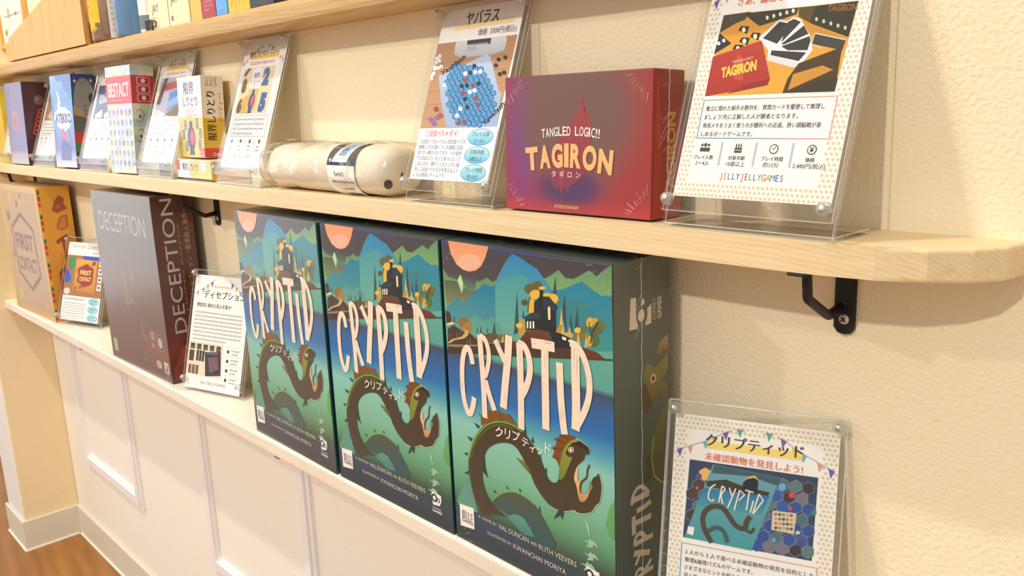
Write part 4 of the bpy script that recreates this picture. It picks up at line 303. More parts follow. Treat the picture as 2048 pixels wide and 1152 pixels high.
ARTC=[('P','33405c',1,[113,1178,933,1181,926,647,98,646]),('P','8ea0b4',2,[186,933,146,903,103,919,101,964,141,994,183,978]),('P','4a3a38',3,[183,934,146,906,106,921,103,963,141,991,181,976]),('P','8ea0b4',2,[195,789,155,759,112,775,109,821,149,851,192,835]),('P','40373a',3,[192,791,155,763,115,777,112,819,150,847,189,833]),('P','caa05a',2,[264,1077,224,1048,182,1064,179,1110,219,1139,261,1122]),('P','e6b665',3,[261,1078,224,1051,185,1066,182,1109,219,1136,258,1120]),('P','8ea0b4',2,[225,999,186,970,143,986,140,1031,180,1061,223,1045]),('P','4a3a38',3,[222,1000,186,973,146,988,143,1030,180,1057,220,1042]),('P','8ea0b4',2,[272,935,233,906,191,921,188,967,228,996,270,980]),('P','42585c',3,[270,936,233,909,193,923,191,966,228,993,267,978]),('P','8ea0b4',2,[234,857,194,827,152,842,149,888,189,918,231,902]),('P','4d6f78',3,[231,858,194,830,155,844,152,887,189,914,229,900]),('P','8ea0b4',2,[281,793,242,763,199,778,197,824,236,854,278,838]),('P','7a7280',3,[278,794,242,766,202,780,200,823,236,850,276,836]),('P','8ea0b4',2,[243,714,203,684,161,699,158,744,198,775,240,759]),('P','6b6470',3,[240,715,203,687,163,701,161,743,198,771,237,757]),('P','8ea0b4',2,[349,1079,310,1050,268,1066,266,1111,305,1140,346,1124]),('P','2f4f9a',3,[346,1080,310,1053,271,1068,269,1110,305,1137,344,1122]),('P','8ea0b4',2,[311,1001,272,972,230,988,227,1033,267,1062,308,1046]),('P','5a7a78',3,[308,1002,272,975,233,990,230,1032,267,1059,306,1044]),('P','8ea0b4',2,[358,938,319,908,277,924,274,969,313,998,355,983]),('P','7a7280',3,[355,939,319,911,280,926,277,968,314,995,352,980]),('P','8ea0b4',2,[320,860,281,830,239,845,236,891,275,920,317,905]),('P','2c4c94',3,[317,861,281,833,241,848,239,890,276,917,314,903]),('P','8ea0b4',2,[366,796,327,767,286,782,283,827,322,857,364,841]),('P','3458a8',3,[363,798,327,770,288,784,286,826,322,854,361,839]),('P','8ea0b4',2,[328,718,289,688,247,703,245,748,284,778,326,763]),('P','6b6470',3,[326,719,289,691,250,705,248,747,284,775,323,761]),('P','8ea0b4',2,[433,1080,395,1052,354,1068,351,1113,390,1141,431,1125]),('P','3a3134',3,[431,1082,395,1055,356,1070,354,1111,390,1138,428,1123]),('P','8ea0b4',2,[396,1003,357,974,316,990,313,1035,352,1064,393,1048]),('P','3a3134',3,[393,1004,357,977,319,992,316,1034,352,1061,391,1046]),('P','8ea0b4',2,[442,940,404,911,362,926,360,971,398,1000,439,985]),('P','3458a8',3,[439,941,403,914,365,929,362,970,398,997,437,983]),('P','8ea0b4',2,[405,863,366,833,325,849,322,894,361,923,402,907]),('P','40373a',3,[402,864,366,836,327,851,325,892,361,920,399,905]),('P','8ea0b4',2,[450,800,412,770,371,785,368,830,407,860,448,844]),('P','4d6f78',3,[448,801,412,773,374,787,371,829,407,857,445,842]),('P','8ea0b4',2,[413,722,375,692,333,707,330,752,369,782,410,767]),('P','2c4c94',3,[410,723,374,695,336,709,333,751,369,779,408,765]),('P','8ea0b4',2,[516,1082,479,1053,438,1069,435,1114,473,1142,514,1126]),('P','3458a8',3,[514,1083,479,1057,441,1071,438,1113,473,1139,511,1124]),('P','8ea0b4',2,[480,1005,442,977,401,992,398,1037,436,1066,477,1050]),('P','2c4c94',3,[477,1007,441,980,403,994,401,1036,436,1063,474,1048]),('P','8ea0b4',2,[525,942,487,914,446,929,444,974,482,1003,522,987]),('P','7a7280',3,[522,944,487,917,449,931,447,973,482,999,520,985]),('P','8ea0b4',2,[488,866,450,836,409,852,406,896,445,926,485,910]),('P','2c4c94',3,[485,867,450,839,412,854,409,895,445,922,483,908]),('P','8ea0b4',2,[533,803,496,774,455,789,452,833,490,863,531,847]),('P','3458a8',3,[531,804,495,777,458,791,455,832,490,860,528,845]),('P','8ea0b4',2,[497,726,459,696,418,711,415,756,453,785,494,770]),('P','2f4f9a',3,[494,727,458,699,420,713,418,755,453,782,491,768]),('P','8ea0b4',2,[542,664,504,634,464,649,461,693,499,723,539,708]),('P','4d6f78',3,[539,665,504,637,466,651,464,692,499,720,537,706]),('P','8ea0b4',2,[599,1083,561,1055,521,1071,518,1115,556,1143,596,1127]),('P','5a7a78',3,[596,1085,561,1058,524,1073,521,1114,556,1140,593,1126]),('P','8ea0b4',2,[562,1007,525,979,484,994,482,1039,519,1067,560,1052]),('P','3458a8',3,[560,1009,525,982,487,996,484,1038,520,1064,557,1050]),('P','8ea0b4',2,[607,945,570,916,530,932,527,976,564,1005,604,989]),('P','4d6f78',3,[604,946,570,919,532,934,530,975,565,1001,602,987]),('P','8ea0b4',2,[571,868,533,839,493,855,490,899,528,928,568,913]),('P','5a7a78',3,[568,870,533,843,495,857,493,898,528,925,565,911]),('P','8ea0b4',2,[615,806,578,777,538,792,535,837,573,866,613,850]),('P','7a7280',3,[613,808,578,780,541,794,538,835,573,862,610,848]),('P','8ea0b4',2,[579,730,542,700,501,715,499,759,536,789,576,774]),('P','6b6470',3,[576,731,541,703,504,717,501,758,536,786,574,772]),('P','8ea0b4',2,[624,668,587,638,546,653,544,697,581,727,621,712]),('P','2f4f9a',3,[621,669,586,641,549,655,547,696,581,724,619,710]),('P','8ea0b4',2,[680,1085,643,1057,603,1072,600,1117,638,1145,677,1129]),('P','2f4f9a',3,[677,1086,643,1060,606,1074,603,1115,638,1141,675,1127]),('P','8ea0b4',2,[644,1009,607,981,567,996,564,1041,601,1069,641,1053]),('P','3a3134',3,[641,1011,607,984,569,998,567,1040,602,1066,639,1051]),('P','8ea0b4',2,[688,947,651,919,612,934,609,978,646,1007,685,991]),('P','5a7a78',3,[685,948,651,922,614,936,612,977,646,1003,683,989]),('P','8ea0b4',2,[652,871,615,842,575,858,573,902,610,931,650,915]),('P','4d6f78',3,[649,872,615,846,578,860,575,901,610,927,647,913]),('P','8ea0b4',2,[696,810,660,781,620,796,617,840,654,869,694,853]),('P','2c4c94',3,[694,811,659,784,622,798,620,839,654,865,691,851]),('P','8ea0b4',2,[661,733,624,704,584,719,581,763,618,792,658,777]),('P','2c4c94',3,[658,734,623,707,586,721,584,762,618,789,655,775]),('P','8ea0b4',2,[705,672,668,643,628,657,626,701,663,730,702,716]),('P','7a7280',3,[702,673,668,646,631,659,628,700,663,727,700,714]),('P','8ea0b4',2,[760,1086,723,1058,684,1074,681,1118,718,1146,757,1130]),('P','4d6f78',3,[757,1088,723,1062,687,1076,684,1117,718,1143,755,1128]),('P','8ea0b4',2,[724,1011,688,983,648,999,646,1042,682,1071,722,1055]),('P','3458a8',3,[722,1012,688,986,651,1001,648,1041,683,1068,719,1053]),('P','8ea0b4',2,[768,950,732,921,692,936,690,980,726,1009,765,993]),('P','3458a8',3,[765,951,732,924,695,938,693,979,727,1005,763,991]),('P','8ea0b4',2,[733,874,696,845,657,861,654,904,691,933,730,918]),('P','3458a8',3,[730,875,696,849,659,863,657,903,691,930,728,916]),('P','8ea0b4',2,[776,813,740,784,701,799,698,843,735,871,774,856]),('P','4d6f78',3,[774,814,740,787,703,801,701,842,735,868,771,854]),('P','8ea0b4',2,[741,737,704,708,665,722,662,766,699,795,738,781]),('P','4d6f78',3,[738,738,704,711,668,725,665,765,699,792,736,779]),('P','8ea0b4',2,[785,676,748,647,709,661,707,705,743,734,782,720]),('P','7a7280',3,[782,677,748,650,712,663,709,704,743,731,780,718]),('P','8ea0b4',2,[839,1088,803,1060,764,1076,762,1119,798,1147,836,1131]),('P','5a7a78',3,[836,1089,803,1063,767,1078,764,1118,798,1144,834,1129]),('P','8ea0b4',2,[804,1013,768,985,729,1001,726,1044,762,1072,801,1057]),('P','40373a',3,[801,1014,768,988,731,1003,729,1043,763,1069,799,1055]),('P','8ea0b4',2,[847,952,811,924,772,939,770,982,806,1011,844,995]),('P','2f4f9a',3,[844,953,811,927,775,941,772,981,806,1007,842,993]),('P','8ea0b4',2,[812,877,776,848,737,863,734,907,771,935,809,920]),('P','2f4f9a',3,[809,878,776,852,740,865,737,906,771,932,807,918]),('P','8ea0b4',2,[855,816,819,787,781,802,778,846,814,874,853,859]),('P','2f4f9a',3,[853,817,819,791,783,804,781,845,814,871,850,857]),('P','8ea0b4',2,[820,741,784,712,745,726,743,770,779,799,818,784]),('P','2f4f9a',3,[818,742,784,715,748,728,745,769,779,796,815,782]),('P','8ea0b4',2,[863,680,828,651,789,665,786,709,822,738,861,723]),('P','3a3134',3,[861,681,827,654,791,668,789,708,823,735,858,721]),('P','8ea0b4',2,[917,1089,881,1062,843,1077,841,1120,876,1148,914,1132]),('P','3a3134',3,[914,1090,881,1065,846,1079,843,1119,876,1145,912,1130]),('P','8ea0b4',2,[882,1015,847,987,808,1003,806,1046,842,1074,880,1058]),('P','7a7280',3,[880,1016,847,990,811,1005,808,1045,842,1071,877,1056]),('P','8ea0b4',2,[925,954,890,926,851,941,849,985,884,1012,922,997]),('P','2f4f9a',3,[922,955,889,929,854,943,851,983,885,1009,920,995]),('P','8ea0b4',2,[891,880,855,851,817,866,814,910,850,938,888,923]),('P','4d6f78',3,[888,881,855,854,819,868,817,909,850,935,886,921]),('P','8ea0b4',2,[933,819,898,791,860,805,857,849,893,877,931,862]),('P','2f4f9a',3,[931,820,898,794,862,807,860,848,893,874,928,860]),('P','8ea0b4',2,[899,744,863,716,825,730,822,773,858,802,896,787]),('P','3458a8',3,[896,745,863,719,827,732,825,772,858,799,894,785]),('P','8ea0b4',2,[941,684,906,655,868,670,865,713,901,742,939,727]),('P','5a7a78',3,[939,685,906,658,870,672,868,712,901,738,936,725]),('P','5fb0e0',4,[743,1092,740,1078,728,1068,714,1065,701,1072,696,1084,699,1099,711,1109,726,1111,738,1105]),('P','d4493c',4,[802,1048,799,1036,789,1026,777,1024,767,1030,762,1042,765,1055,775,1064,787,1066,797,1060]),('P','5a4a8a',4,[201,1076,198,1063,187,1053,174,1051,163,1057,158,1069,161,1083,172,1092,185,1094,196,1088]),('P','d4553c',4,[184,995,183,988,177,983,171,982,165,985,163,991,164,998,170,1003,176,1004,182,1001]),('P','d0503c',4,[789,962,787,954,782,948,774,947,768,951,765,958,767,965,773,971,780,972,786,969]),('P','3f8a6a',4,[941,960,938,949,929,940,917,938,907,943,903,953,906,965,915,973,927,975,937,970]),('P','5a3f7a',4,[873,751,870,738,859,728,846,726,835,731,830,742,833,755,844,765,857,767,868,762]),('P','c8ccd4',4,[848,814,846,806,838,800,829,798,821,801,817,808,820,816,827,822,837,824,845,820]),('P','5fb0e0',4,[700,739,698,730,692,723,685,722,678,726,676,734,677,743,683,749,690,751,697,747]),('P','e0c9a0',4,[669,926,818,933,809,798,668,801]),('P','6a7488',5,[701,908,696,898,686,896,679,904,684,914,695,916]),('P','c8a860',5,[703,878,698,868,687,866,681,874,686,884,697,886]),('P','8a8a90',5,[705,849,700,839,689,837,683,845,688,855,699,857]),('P','4a5264',5,[707,820,702,810,691,808,685,816,690,826,701,828]),('P','4a5264',5,[725,910,720,900,710,898,704,906,708,916,719,918]),('P','6a7488',5,[727,881,722,871,711,869,705,877,710,887,721,889]),('P','c8a860',5,[729,851,724,841,713,839,707,847,712,857,723,859]),('P','8a8a90',5,[731,822,726,812,715,810,709,818,714,828,725,830]),('P','8a8a90',5,[749,912,744,902,733,900,727,908,732,918,743,920]),('P','4a5264',5,[751,883,746,873,735,871,729,879,734,889,745,891]),('P','6a7488',5,[753,854,748,844,737,842,731,850,736,860,747,862]),('P','c8a860',5,[755,825,750,815,739,813,733,821,738,831,749,833]),('P','c8a860',5,[773,914,768,904,757,902,751,910,756,920,767,922]),('P','8a8a90',5,[775,885,770,875,759,873,753,881,758,891,769,893]),('P','4a5264',5,[777,856,772,846,761,844,755,852,760,862,771,864]),('P','6a7488',5,[778,827,773,817,763,815,757,823,762,833,772,835]),('P','6a7488',5,[797,916,792,906,781,904,775,912,780,922,791,924]),('P','c8a860',5,[799,887,794,877,783,875,777,883,782,893,793,895]),('P','8a8a90',5,[800,858,795,848,785,846,779,854,784,864,794,866]),('P','4a5264',5,[802,829,797,819,786,817,780,825,785,835,796,837]),('P','6f9fb0>3f9aa0',5,[271,1168,705,1145,553,641,107,648,189,910]),('P','3a5a66',6,[276,1166,705,1143,691,1090,506,1124,264,1108]),('P','3a3426',7,[235,1049,362,1080,468,1054,644,1040,635,1017,429,1005,237,1016]),('P','14202c',8,[472,1076,501,1113,537,1123,569,1102,565,1027,470,1033]),('P','d9b23f',9,[477,1087,506,1124,546,1136,570,1113,537,1118,501,1106]),('P','2f6ea8>3f9aa0',6,[216,1002,645,1019,602,885,170,874]),('S','4a4030',8,34,[292,645,227,742,222,828,277,892,352,894,397,838,443,781,506,771,508,825,532,862]),('S','3f5a58',7,30,[266,716,317,758,372,736,397,665]),('S','4a4030',8,22,[506,771,543,757,562,792]),('S','f0e4d6',9,9,[295,1037,259,1009,248,931,281,920,290,938]),('S','f0e4d6',9,9,[338,1033,323,922]),('S','f0e4d6',9,9,[338,1033,366,1016,331,977,350,916]),('S','f0e4d6',9,9,[386,1030,405,979]),('S','f0e4d6',9,9,[428,1031,383,894]),('S','f0e4d6',9,9,[454,1025,426,886]),('S','f0e4d6',9,9,[460,1020,487,998,453,955]),('S','f0e4d6',9,9,[490,1031,543,1023]),('S','f0e4d6',9,9,[517,1024,504,899]),('S','f0e4d6',9,9,[546,971,530,888]),('S','f0e4d6',9,9,[579,1019,546,885]),('S','f0e4d6',9,9,[579,1019,607,981,551,886]),('P','f0efec',9,[129,726,173,726,166,670,125,676])]
# ------------------------------------------------------------------ the setting
ZT, ZB, YM = .2846, .2664, -.0623        # middle shelf: top, underside, front
ZL, YL = -.0186, -.0778                  # lower shelf: underside, front (its top is z = 0)
UB, UT, YU = .4483, .4722, -.0478        # upper shelf
XP, YP, ZF = -1.3918, -.1121, -.5600     # pillar side, pillar front, floor
b = MB(); b.box((-1.39, 0, ZF), (1.7, .1, -.012), mi=1); b.box((-1.52, 0, -.012), (1.7, .1, 1.7), mi=0)
tag(b.build('wall_back', ['wallpaper', 'wall_lower']), None, None, kind='structure')
b = MB(); b.box((-1.522, YP, ZF), (XP, .1, 1.7), .004, 0)
wl = b.build('wall_left', ['pillar_paper', 'white_paint_and_daylight'])
for p in wl.data.polygons: p.material_index = 1 if p.normal.y < -.5 else 0  # room-side face made whiter: daylight painted into its colour
tag(wl, None, None, kind='structure')
b = MB(); b.box((-4.2, -3.5, ZF - .05), (1.7, .1, ZF)); tag(b.build('floor', 'floor_wood'), None, None, kind='structure')
b = MB(); b.box((XP + .006, -.006, ZF), (1.7, 0, -.4913), .0015); b.box((XP + .006, -.009, ZF), (1.7, -.005, ZF + .003), mi=1)
tag(b.build('baseboard_back', ['skirting', 'caulk']), None, None, kind='structure')
b = MB(); b.box((XP, YP - .006, ZF), (XP + .006, 0, -.4913), .0015); b.box((-1.528, YP - .006, ZF), (XP + .001, YP, -.4913), .0015)
b.box((XP + .005, YP - .009, ZF), (XP + .009, -.006, ZF + .003), mi=1); b.box((-1.528, YP - .009, ZF), (XP + .006, YP - .005, ZF + .003), mi=1)
tag(b.build('baseboard_left', ['skirting', 'caulk']), None, None, kind='structure')
for n, (x0, x1) in enumerate(((-1.262, -.945), (-.648, -.312))):
    b = MB(); w, z0, z1 = .026, -.352, -.034
    for k, (q, h) in enumerate(((0, .005), (.007, .009))):
        for a, c in (((x0 + q, -h, z0 + w - q * .6), (x0 + w - q * .6, 0, z1)), ((x1 - w + q * .6, -h, z0 + w - q * .6), (x1 - q, 0, z1)), ((x0 + q, -h, z0 + q), (x1 - q, 0, z0 + w - q * .6))): b.box(a, c)
    tag(b.build('trim_%d' % (n + 1), 'white_paint_and_daylight'), None, None, kind='structure')
# ------------------------------------------------------------------ shelves
def shelf(outline, z0, z1, r, mat, label):
    b = MB(); b.prism(outline, z0, z1)
    es = [e for e in b.bm.edges if abs(e.verts[0].co.z - e.verts[1].co.z) < 1e-6 and min(e.verts[0].co.y, e.verts[1].co.y) < -.001]
    bmesh.ops.bevel(b.bm, geom=es, offset=r, segments=3, profile=.5, affect='EDGES')
    return tag(b.build('wall_shelf', mat), label, 'shelf')
end = [(.30, YM), (.355, -.0621), (.385, -.0605), (.410, -.0568), (.434, -.0495), (.452, -.0375), (.463, -.022), (.4665, 0)]
shelf([(XP, 0), (XP, YM)] + end, ZB, ZT, .0022, 'pine', 'middle pale pine wall shelf with a rounded right end, carrying slanted signs')
shelf([(XP, 0), (XP, YL), (.75, YL), (.75, 0)], ZL, 0, .003, 'daylit_pine', 'lowest pale pine wall shelf carrying the tall game boxes')
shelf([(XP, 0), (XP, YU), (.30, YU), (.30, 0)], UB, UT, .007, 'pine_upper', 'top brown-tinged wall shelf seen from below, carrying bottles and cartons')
def bracket(x, zs, yf, label, drop=.048):
    t = thing('shelf_bracket', label, 'bracket', (x, 0, zs))
    b = MB()
    pl = [(-.0065, 0), (-.0065, -drop + .004), (-.004, -drop + .0008), (0, -drop), (.004, -drop + .0008), (.0065, -drop + .004), (.0065, 0)]
    lo = [b.bm.verts.new((a, -.0005, c)) for a, c in pl]; hi = [b.bm.verts.new((a, -.0025, c)) for a, c in pl]; n = len(pl)
    b.bm.faces.new(lo); b.bm.faces.new(hi[::-1])
    for i in range(n): b.bm.faces.new((lo[i], lo[(i + 1) % n], hi[(i + 1) % n], hi[i]))
    wp = b.build('wall_plate', 'black_iron', t)
    b = MB(); pts = []
    key = [(-.002, -.0315), (-.017, -.034), (-.044, -.0185), (-.046, -.004), (-.046, -.001)]
    for i, (y, z) in enumerate(key):
        if 0 < i < len(key) - 1:
            (ya, za), (yb, zb) = key[i - 1], key[i + 1]
            for f in (.22, .1): pts.append((-.003, y + (ya - y) * f, z + (za - z) * f))
            pts.append((-.003, y + ((ya - y) + (yb - y)) * .02, z + ((za - z) + (zb - z)) * .02))
            for f in (.1, .22): pts.append((-.003, y + (yb - y) * f, z + (zb - z) * f))
        else: pts.append((-.003, y, z))
    b.tube(pts, .0029); b.build('arm', 'black_iron', t)
    b = MB(); b.box((-.0075, yf, -.0022), (.0035, -.043, -.0002), .0008); fl = b.build('flange', 'black_iron', t)
    b = MB(); b.lathe([(.0032, 0), (.0030, .0012), (.0016, .0020), (0, .0022)], (-.003, yf + .011, -.0022), (0, 0, -1), 14); b.build('bolt', 'black_iron', fl)
    b = MB(); b.lathe([(.0034, 0), (.0033, .0006), (.0022, .0013), (0, .0015)], (0, -.0025, -.0385), (0, -1, 0), 18)
    for a in (45, 135):
        m = Matrix.Translation((0, -.0040, -.0385)) @ Matrix.Rotation(R(a), 4, 'Y'); b.box((-.0019, -.0002, -.0004), (.0019, .0003, .0004), mi=1, M=m)
    tag(b.build('screw', ['steel', 'dark'], wp), 'silver cross-head screw', None)
    return t
bracket(.3705, ZB, -.0618, 'black iron bracket with a bright screw under the rounded shelf end')
bracket(-.495, ZB, -.0605, 'black iron bracket in front of the dark brown box spine')
bracket(-1.33, ZB, -.0605, 'black iron bracket above the orange game box at the left')
bracket(-1.33, ZL, -.0755, 'black bracket under the lowest shelf, beside the pillar')
bracket(-.925, ZL, -.0755, 'black bracket under the lowest shelf, above the left wall moulding')
bracket(-.246, ZL, -.0755, 'black bracket under the lowest shelf, below the farthest serpent box')
# ------------------------------------------------------------------ game boxes
def carton(name, label, cat, loc, w, d, h, rz, lean, colors, front, side=None, top=None, mat='print_gloss', group=None, lid='box_lid', tray=None, bev=.0012):
    """local frame: x along the front, y to the back, z up; prints are laid on the front, the right side and the top"""
    x, y, z = loc
    t = thing(name, label, cat, (x, y, z + d * math.sin(R(max(lean, 0)))), rz, lean, group)
    b = MB(); b.box((0, 0, 0), (w, d - (tray or 0), h), bev)
    inks = []
    if front: inks.append((front, lambda u, v, l: (u, -l * DZ - 4e-5, v)))
    if side: inks.append((side, lambda u, v, l: (w + l * DZ + 4e-5, u, v)))
    if top: inks.append((top, lambda u, v, l: (u, v, h + l * DZ + 4e-5)))
    join_print(lid, [mat], t, b, inks, colors)
    if tray:
        b = MB(); b.box((.0015, d - tray, .0015), (w - .0015, d, h - .0015), .0005); join_print('box_tray', [mat], t, b, [], lambda n, c: '2a3a3c')
    return t
BW, BH, BD = .1779, .26, .0621
LETTERS = [o for o in ART if o[0] == 'S' and o[1] == 'f0dcc6']
def letters_on(ink, col, x0, y0, k, rot90, squash=1.0, layer=3):
    for o in LETTERS:
        q = o[4]; pts = [((q[i] - 120), (q[i + 1] - 980)) for i in range(0, len(q), 2)]
        if rot90: pts = [(x0 - b_ * k * squash, y0 + a_ * k) for a_, b_ in pts]
        else: pts = [(x0 + a_ * k, y0 + b_ * k * squash) for a_, b_ in pts]
        ink.stroke(col, o[3] * k * (squash if not rot90 else 1) * .95, pts, layer)
def serpent_front():
    i = Ink(BW, BH)
    i.grad([(0, '22353c'), (.07, '27424a'), (.13, '3d5a4c'), (.2, '5c9a72'), (.3, '79b99c'), (.42, '86c4b8'), (.47, '4c9fb4'), (.53, '1d6bb0'), (.6, '2a5f96'), (.645, '3a4a68'), (.66, '55a092'), (.8, '5fa79a'), (.9, '45403f'), (1, '3c3a44')], 0, 0, BW, BH, 0)
    i.poly('39506a>2c3c40', [(0, .03), (.06, .032), (.1, .022), (.178, .024), (BW, 0), (0, 0)], 1)
    i.art(ART, 1e-4, clip=(.0003, .0003, BW - .0003, BH - .0003))
    for g, x, y, s, r in (('ク', 604, 1124, .0125, -8), ('リ', 702, 1136, .0125, -6), ('プ', 800, 1145, .0115, -6), ('テ', 897, 1128, .0105, -10), ('ィ', 974, 1108, .010, -12), ('ッ', 1053, 1112, .010, -10), ('ド', 1144, 1140, .0125, -4)):
        i.text(g, x * 1e-4, y * 1e-4 - .0042, s * .86, 'f3f1e8', 19, align='c', rot=r, bold=.012)
    rnd = random.Random(8)
    for o in LETTERS:                                              # dry-brush streaks in the title
        q = o[4]; pts = [(q[k] * 1e-4, q[k + 1] * 1e-4) for k in range(0, len(q), 2)]; w_ = o[3] * 1e-4
        for k in range(5):
            f = rnd.uniform(-.38, .38) * w_; a = rnd.randrange(len(pts) - 1); p0, p1 = Vector(pts[a]), Vector(pts[a + 1]); nn = Vector((-(p1 - p0).y, (p1 - p0).x)).normalized() * f
            t0 = rnd.uniform(0, .4); t1 = min(1, t0 + rnd.uniform(.3, .6)); i.stroke(rnd.choice(('b79c8a', 'cbb3a0', 'a08c84')), .0003, [tuple(p0.lerp(p1, t0) + nn), tuple(p0.lerp(p1, t1) + nn)], 19)
    for n, (s_, z_) in enumerate((('JELLY', .0253), ('JELLY', .0215), ('GAMES', .0178))): i.text(s_, .0088, z_, .0045, '3c3c40', 19, width=.0142)
    for s_, a, b_, z_, sz in (('A GAME BY', .0305, .0535, .0285, .0036), ('HAL DUNCAN', .0560, .0905, .0278, .0062), ('AND', .0925, .0995, .0281, .0040), ('RUTH VEEVERS', .1018, .1410, .0273, .0062), ('ILLUSTRATED BY', .0415, .0700, .0176, .0038), ('KWANCHAI MORIYA', .0725, .1300, .0165, .0062)):
        i.text(s_, a, z_, sz, 'd9cfc0', 18, width=b_ - a)
    for x, z_, r in ((.1538, .0272, .0024), (.1592, .0262, .0013)): i.oval('20262a', x, z_, r * 1.6, r * 1.6, 18); i.oval('eef0ea', x, z_, r * .9, r * .9, 19)
    i.text('OSPREY', .1500, .0166, .0028, 'd9d4cc', 18, width=.0135); i.text('GAMES', .1500, .0136, .0032, 'eae6de', 18, width=.0135, bold=.03)
    return i
def serpent_side():
    i = Ink(BD, BH)
    i.grad([(0, '4c5856'), (1, '646c60')], .0006, .0006, BD - .0006, BH - .0006, 0)
    i.poly('e8d9c8', [(.017, .2115), (.026, .211), (.0272, .219), (.024, .222), (.0245, .233), (.0185, .2335)], 1)
    i.poly('e8d9c8', [(.0345, .2115), (.041, .212), (.041, .226), (.037, .2235), (.034, .2185)], 1)
    i.oval('626a5e', .0305, .2195, .0062, .0072, 2); i.oval('626a5e', .0315, .2285, .0042, .0045, 2)
    i.oval('e8d9c8', .0298, .2195, .0036, .0044, 3); i.oval('e8d9c8', .0316, .2287, .0020, .0022, 3)
    i.text('OSPREY', .0462, .2135, .0058, 'cfc3ae', 2, rot=90, width=None, sx=.78); i.text('GAMES', .0522, .2135, .0062, 'dcc9a8', 2, rot=90, sx=.82, bold=.03)
    i.poly('747a3a>4b5430', [(.061, .150), (.052, .142), (.043, .128), (.040, .112), (.044, .096), (.054, .087), (.061, .085), (.061, .097), (.056, .102), (.053, .115), (.056, .13), (.061, .137)], 1)
    i.stroke('9fae3c', .0014, [(.0605, .086), (.053, .0885), (.0445, .0965), (.0408, .112), (.0435, .127)], 3)
    i.poly('584a2e', [(.040, .118), (.034, .11), (.036, .104), (.031, .096), (.040, .092), (.0425, .1)], 1)
    i.poly('b8966c>7d6a3c', [(.0605, .20), (.052, .197), (.046, .189), (.050, .186), (.056, .190), (.0605, .188)], 1)
    i.poly('8d8440>6a6436', [(.0605, .186), (.045, .178), (.036, .184), (.032, .176), (.034, .163), (.041, .155), (.050, .158), (.060, .150), (.0605, .163), (.052, .167), (.0605, .174)], 1)
    i.poly('5f4a2a', [(.034, .171), (.028, .166), (.031, .158), (.029, .15), (.037, .147), (.042, .153)], 2)
    i.oval('d9b98c', .043, .171, .0035, .0035, 3); i.oval('5a3a1c', .043, .171, .0018, .0018, 4)
    letters_on(i, 'd8c8b0', .050, .004, .00062 * .1, True, .50)
    for n, g in enumerate('クリプティッド'): i.text(g, .0590, .006 + n * .0098, .0075, 'd8cbb4', 3, rot=90)
    return i
def serpent_top():
    i = Ink(BW, BD); letters_on(i, '8d8b84', .035, .014, 1e-4 * .95, False, .36, 2); return i
fr, sd, tp = serpent_front(), serpent_side(), serpent_top()
def dark_teal(n, c): return '0f4a4a' if n.x > .5 else ('2f3b3b' if n.z > .5 else ('3f4fa0' if n.z > .2 else '24484c'))
def wrap_part(t, w, d, h, seam=True, corners=True, seed=1):
    """shrink film: a crinkled seam down the side and gathers at the corners of the front"""
    rnd = random.Random(seed); lid = [c for c in t.children if c.name.startswith('box_lid')][0]
    def rib(b, p, q, r):
        p, q = Vector(p), Vector(q); b.tube([p.lerp(q, k / 4) for k in range(5)], r, 5)
    if seam:
        b = MB(); pts = [(w + .0009, d * .47 + rnd.uniform(-.0006, .0006), h * k / 46) for k in range(47)]; b.tube(pts, .00024, 5)
        for k in range(9):
            z = h - .002 - rnd.random() * .05; y = d * .47; s = rnd.choice((-1, 1)); rib(b, (w + .0007, y, z), (w + .0004, y + s * rnd.uniform(.004, .011), z + rnd.uniform(-.014, .006)), .0001)
        tag(b.build('film_seam', 'wrap_crease', lid, True), 'crinkled clear film seam', None)
    for cx, cz in ((0, 0), (w, 0), (0, h), (w, h)) if corners else ():
        b = MB()
        for k in range(corners):
            a = R(8 + 74 * k / max(corners - 1, 1) + rnd.uniform(-3, 3)); L_ = rnd.uniform(.005, .0125); sx = 1 if cx == 0 else -1; sz = 1 if cz == 0 else -1
            px = cx + sx * (.0015 + .016 * (1 - a / R(90))); pz = cz + sz * (.0015 + .016 * (a / R(90)))
            rib(b, (px, -.0009, pz), (px + sx * L_ * math.cos(a) * .7, -.0008, pz + sz * L_ * math.sin(a) * .7), .00008)
        tag(b.build('film_gather', 'wrap_crease', lid, True), 'gathered clear film at a box corner', None)
for n, (x, y, a, l, word) in enumerate(((-.2953, -.0726, -1.1, .2, 'farthest of the three'), (-.1109, -.0752, .2, .2, 'middle one of the three'), (.0702, -.0737, -.5, .3, 'nearest of the three'))):
    t = carton('game_box', 'teal game box with a sea serpent cover, ' + word, 'game box', (x, y, 0), BW, BD, BH, a, 0, dark_teal, fr, sd if n == 2 else None, tp, group='serpent game boxes', tray=.004, mat='print_satin' if n else 'print_hazy')
    if n == 2: wrap_part(t, BW, BD, BH, True, 5, 4)
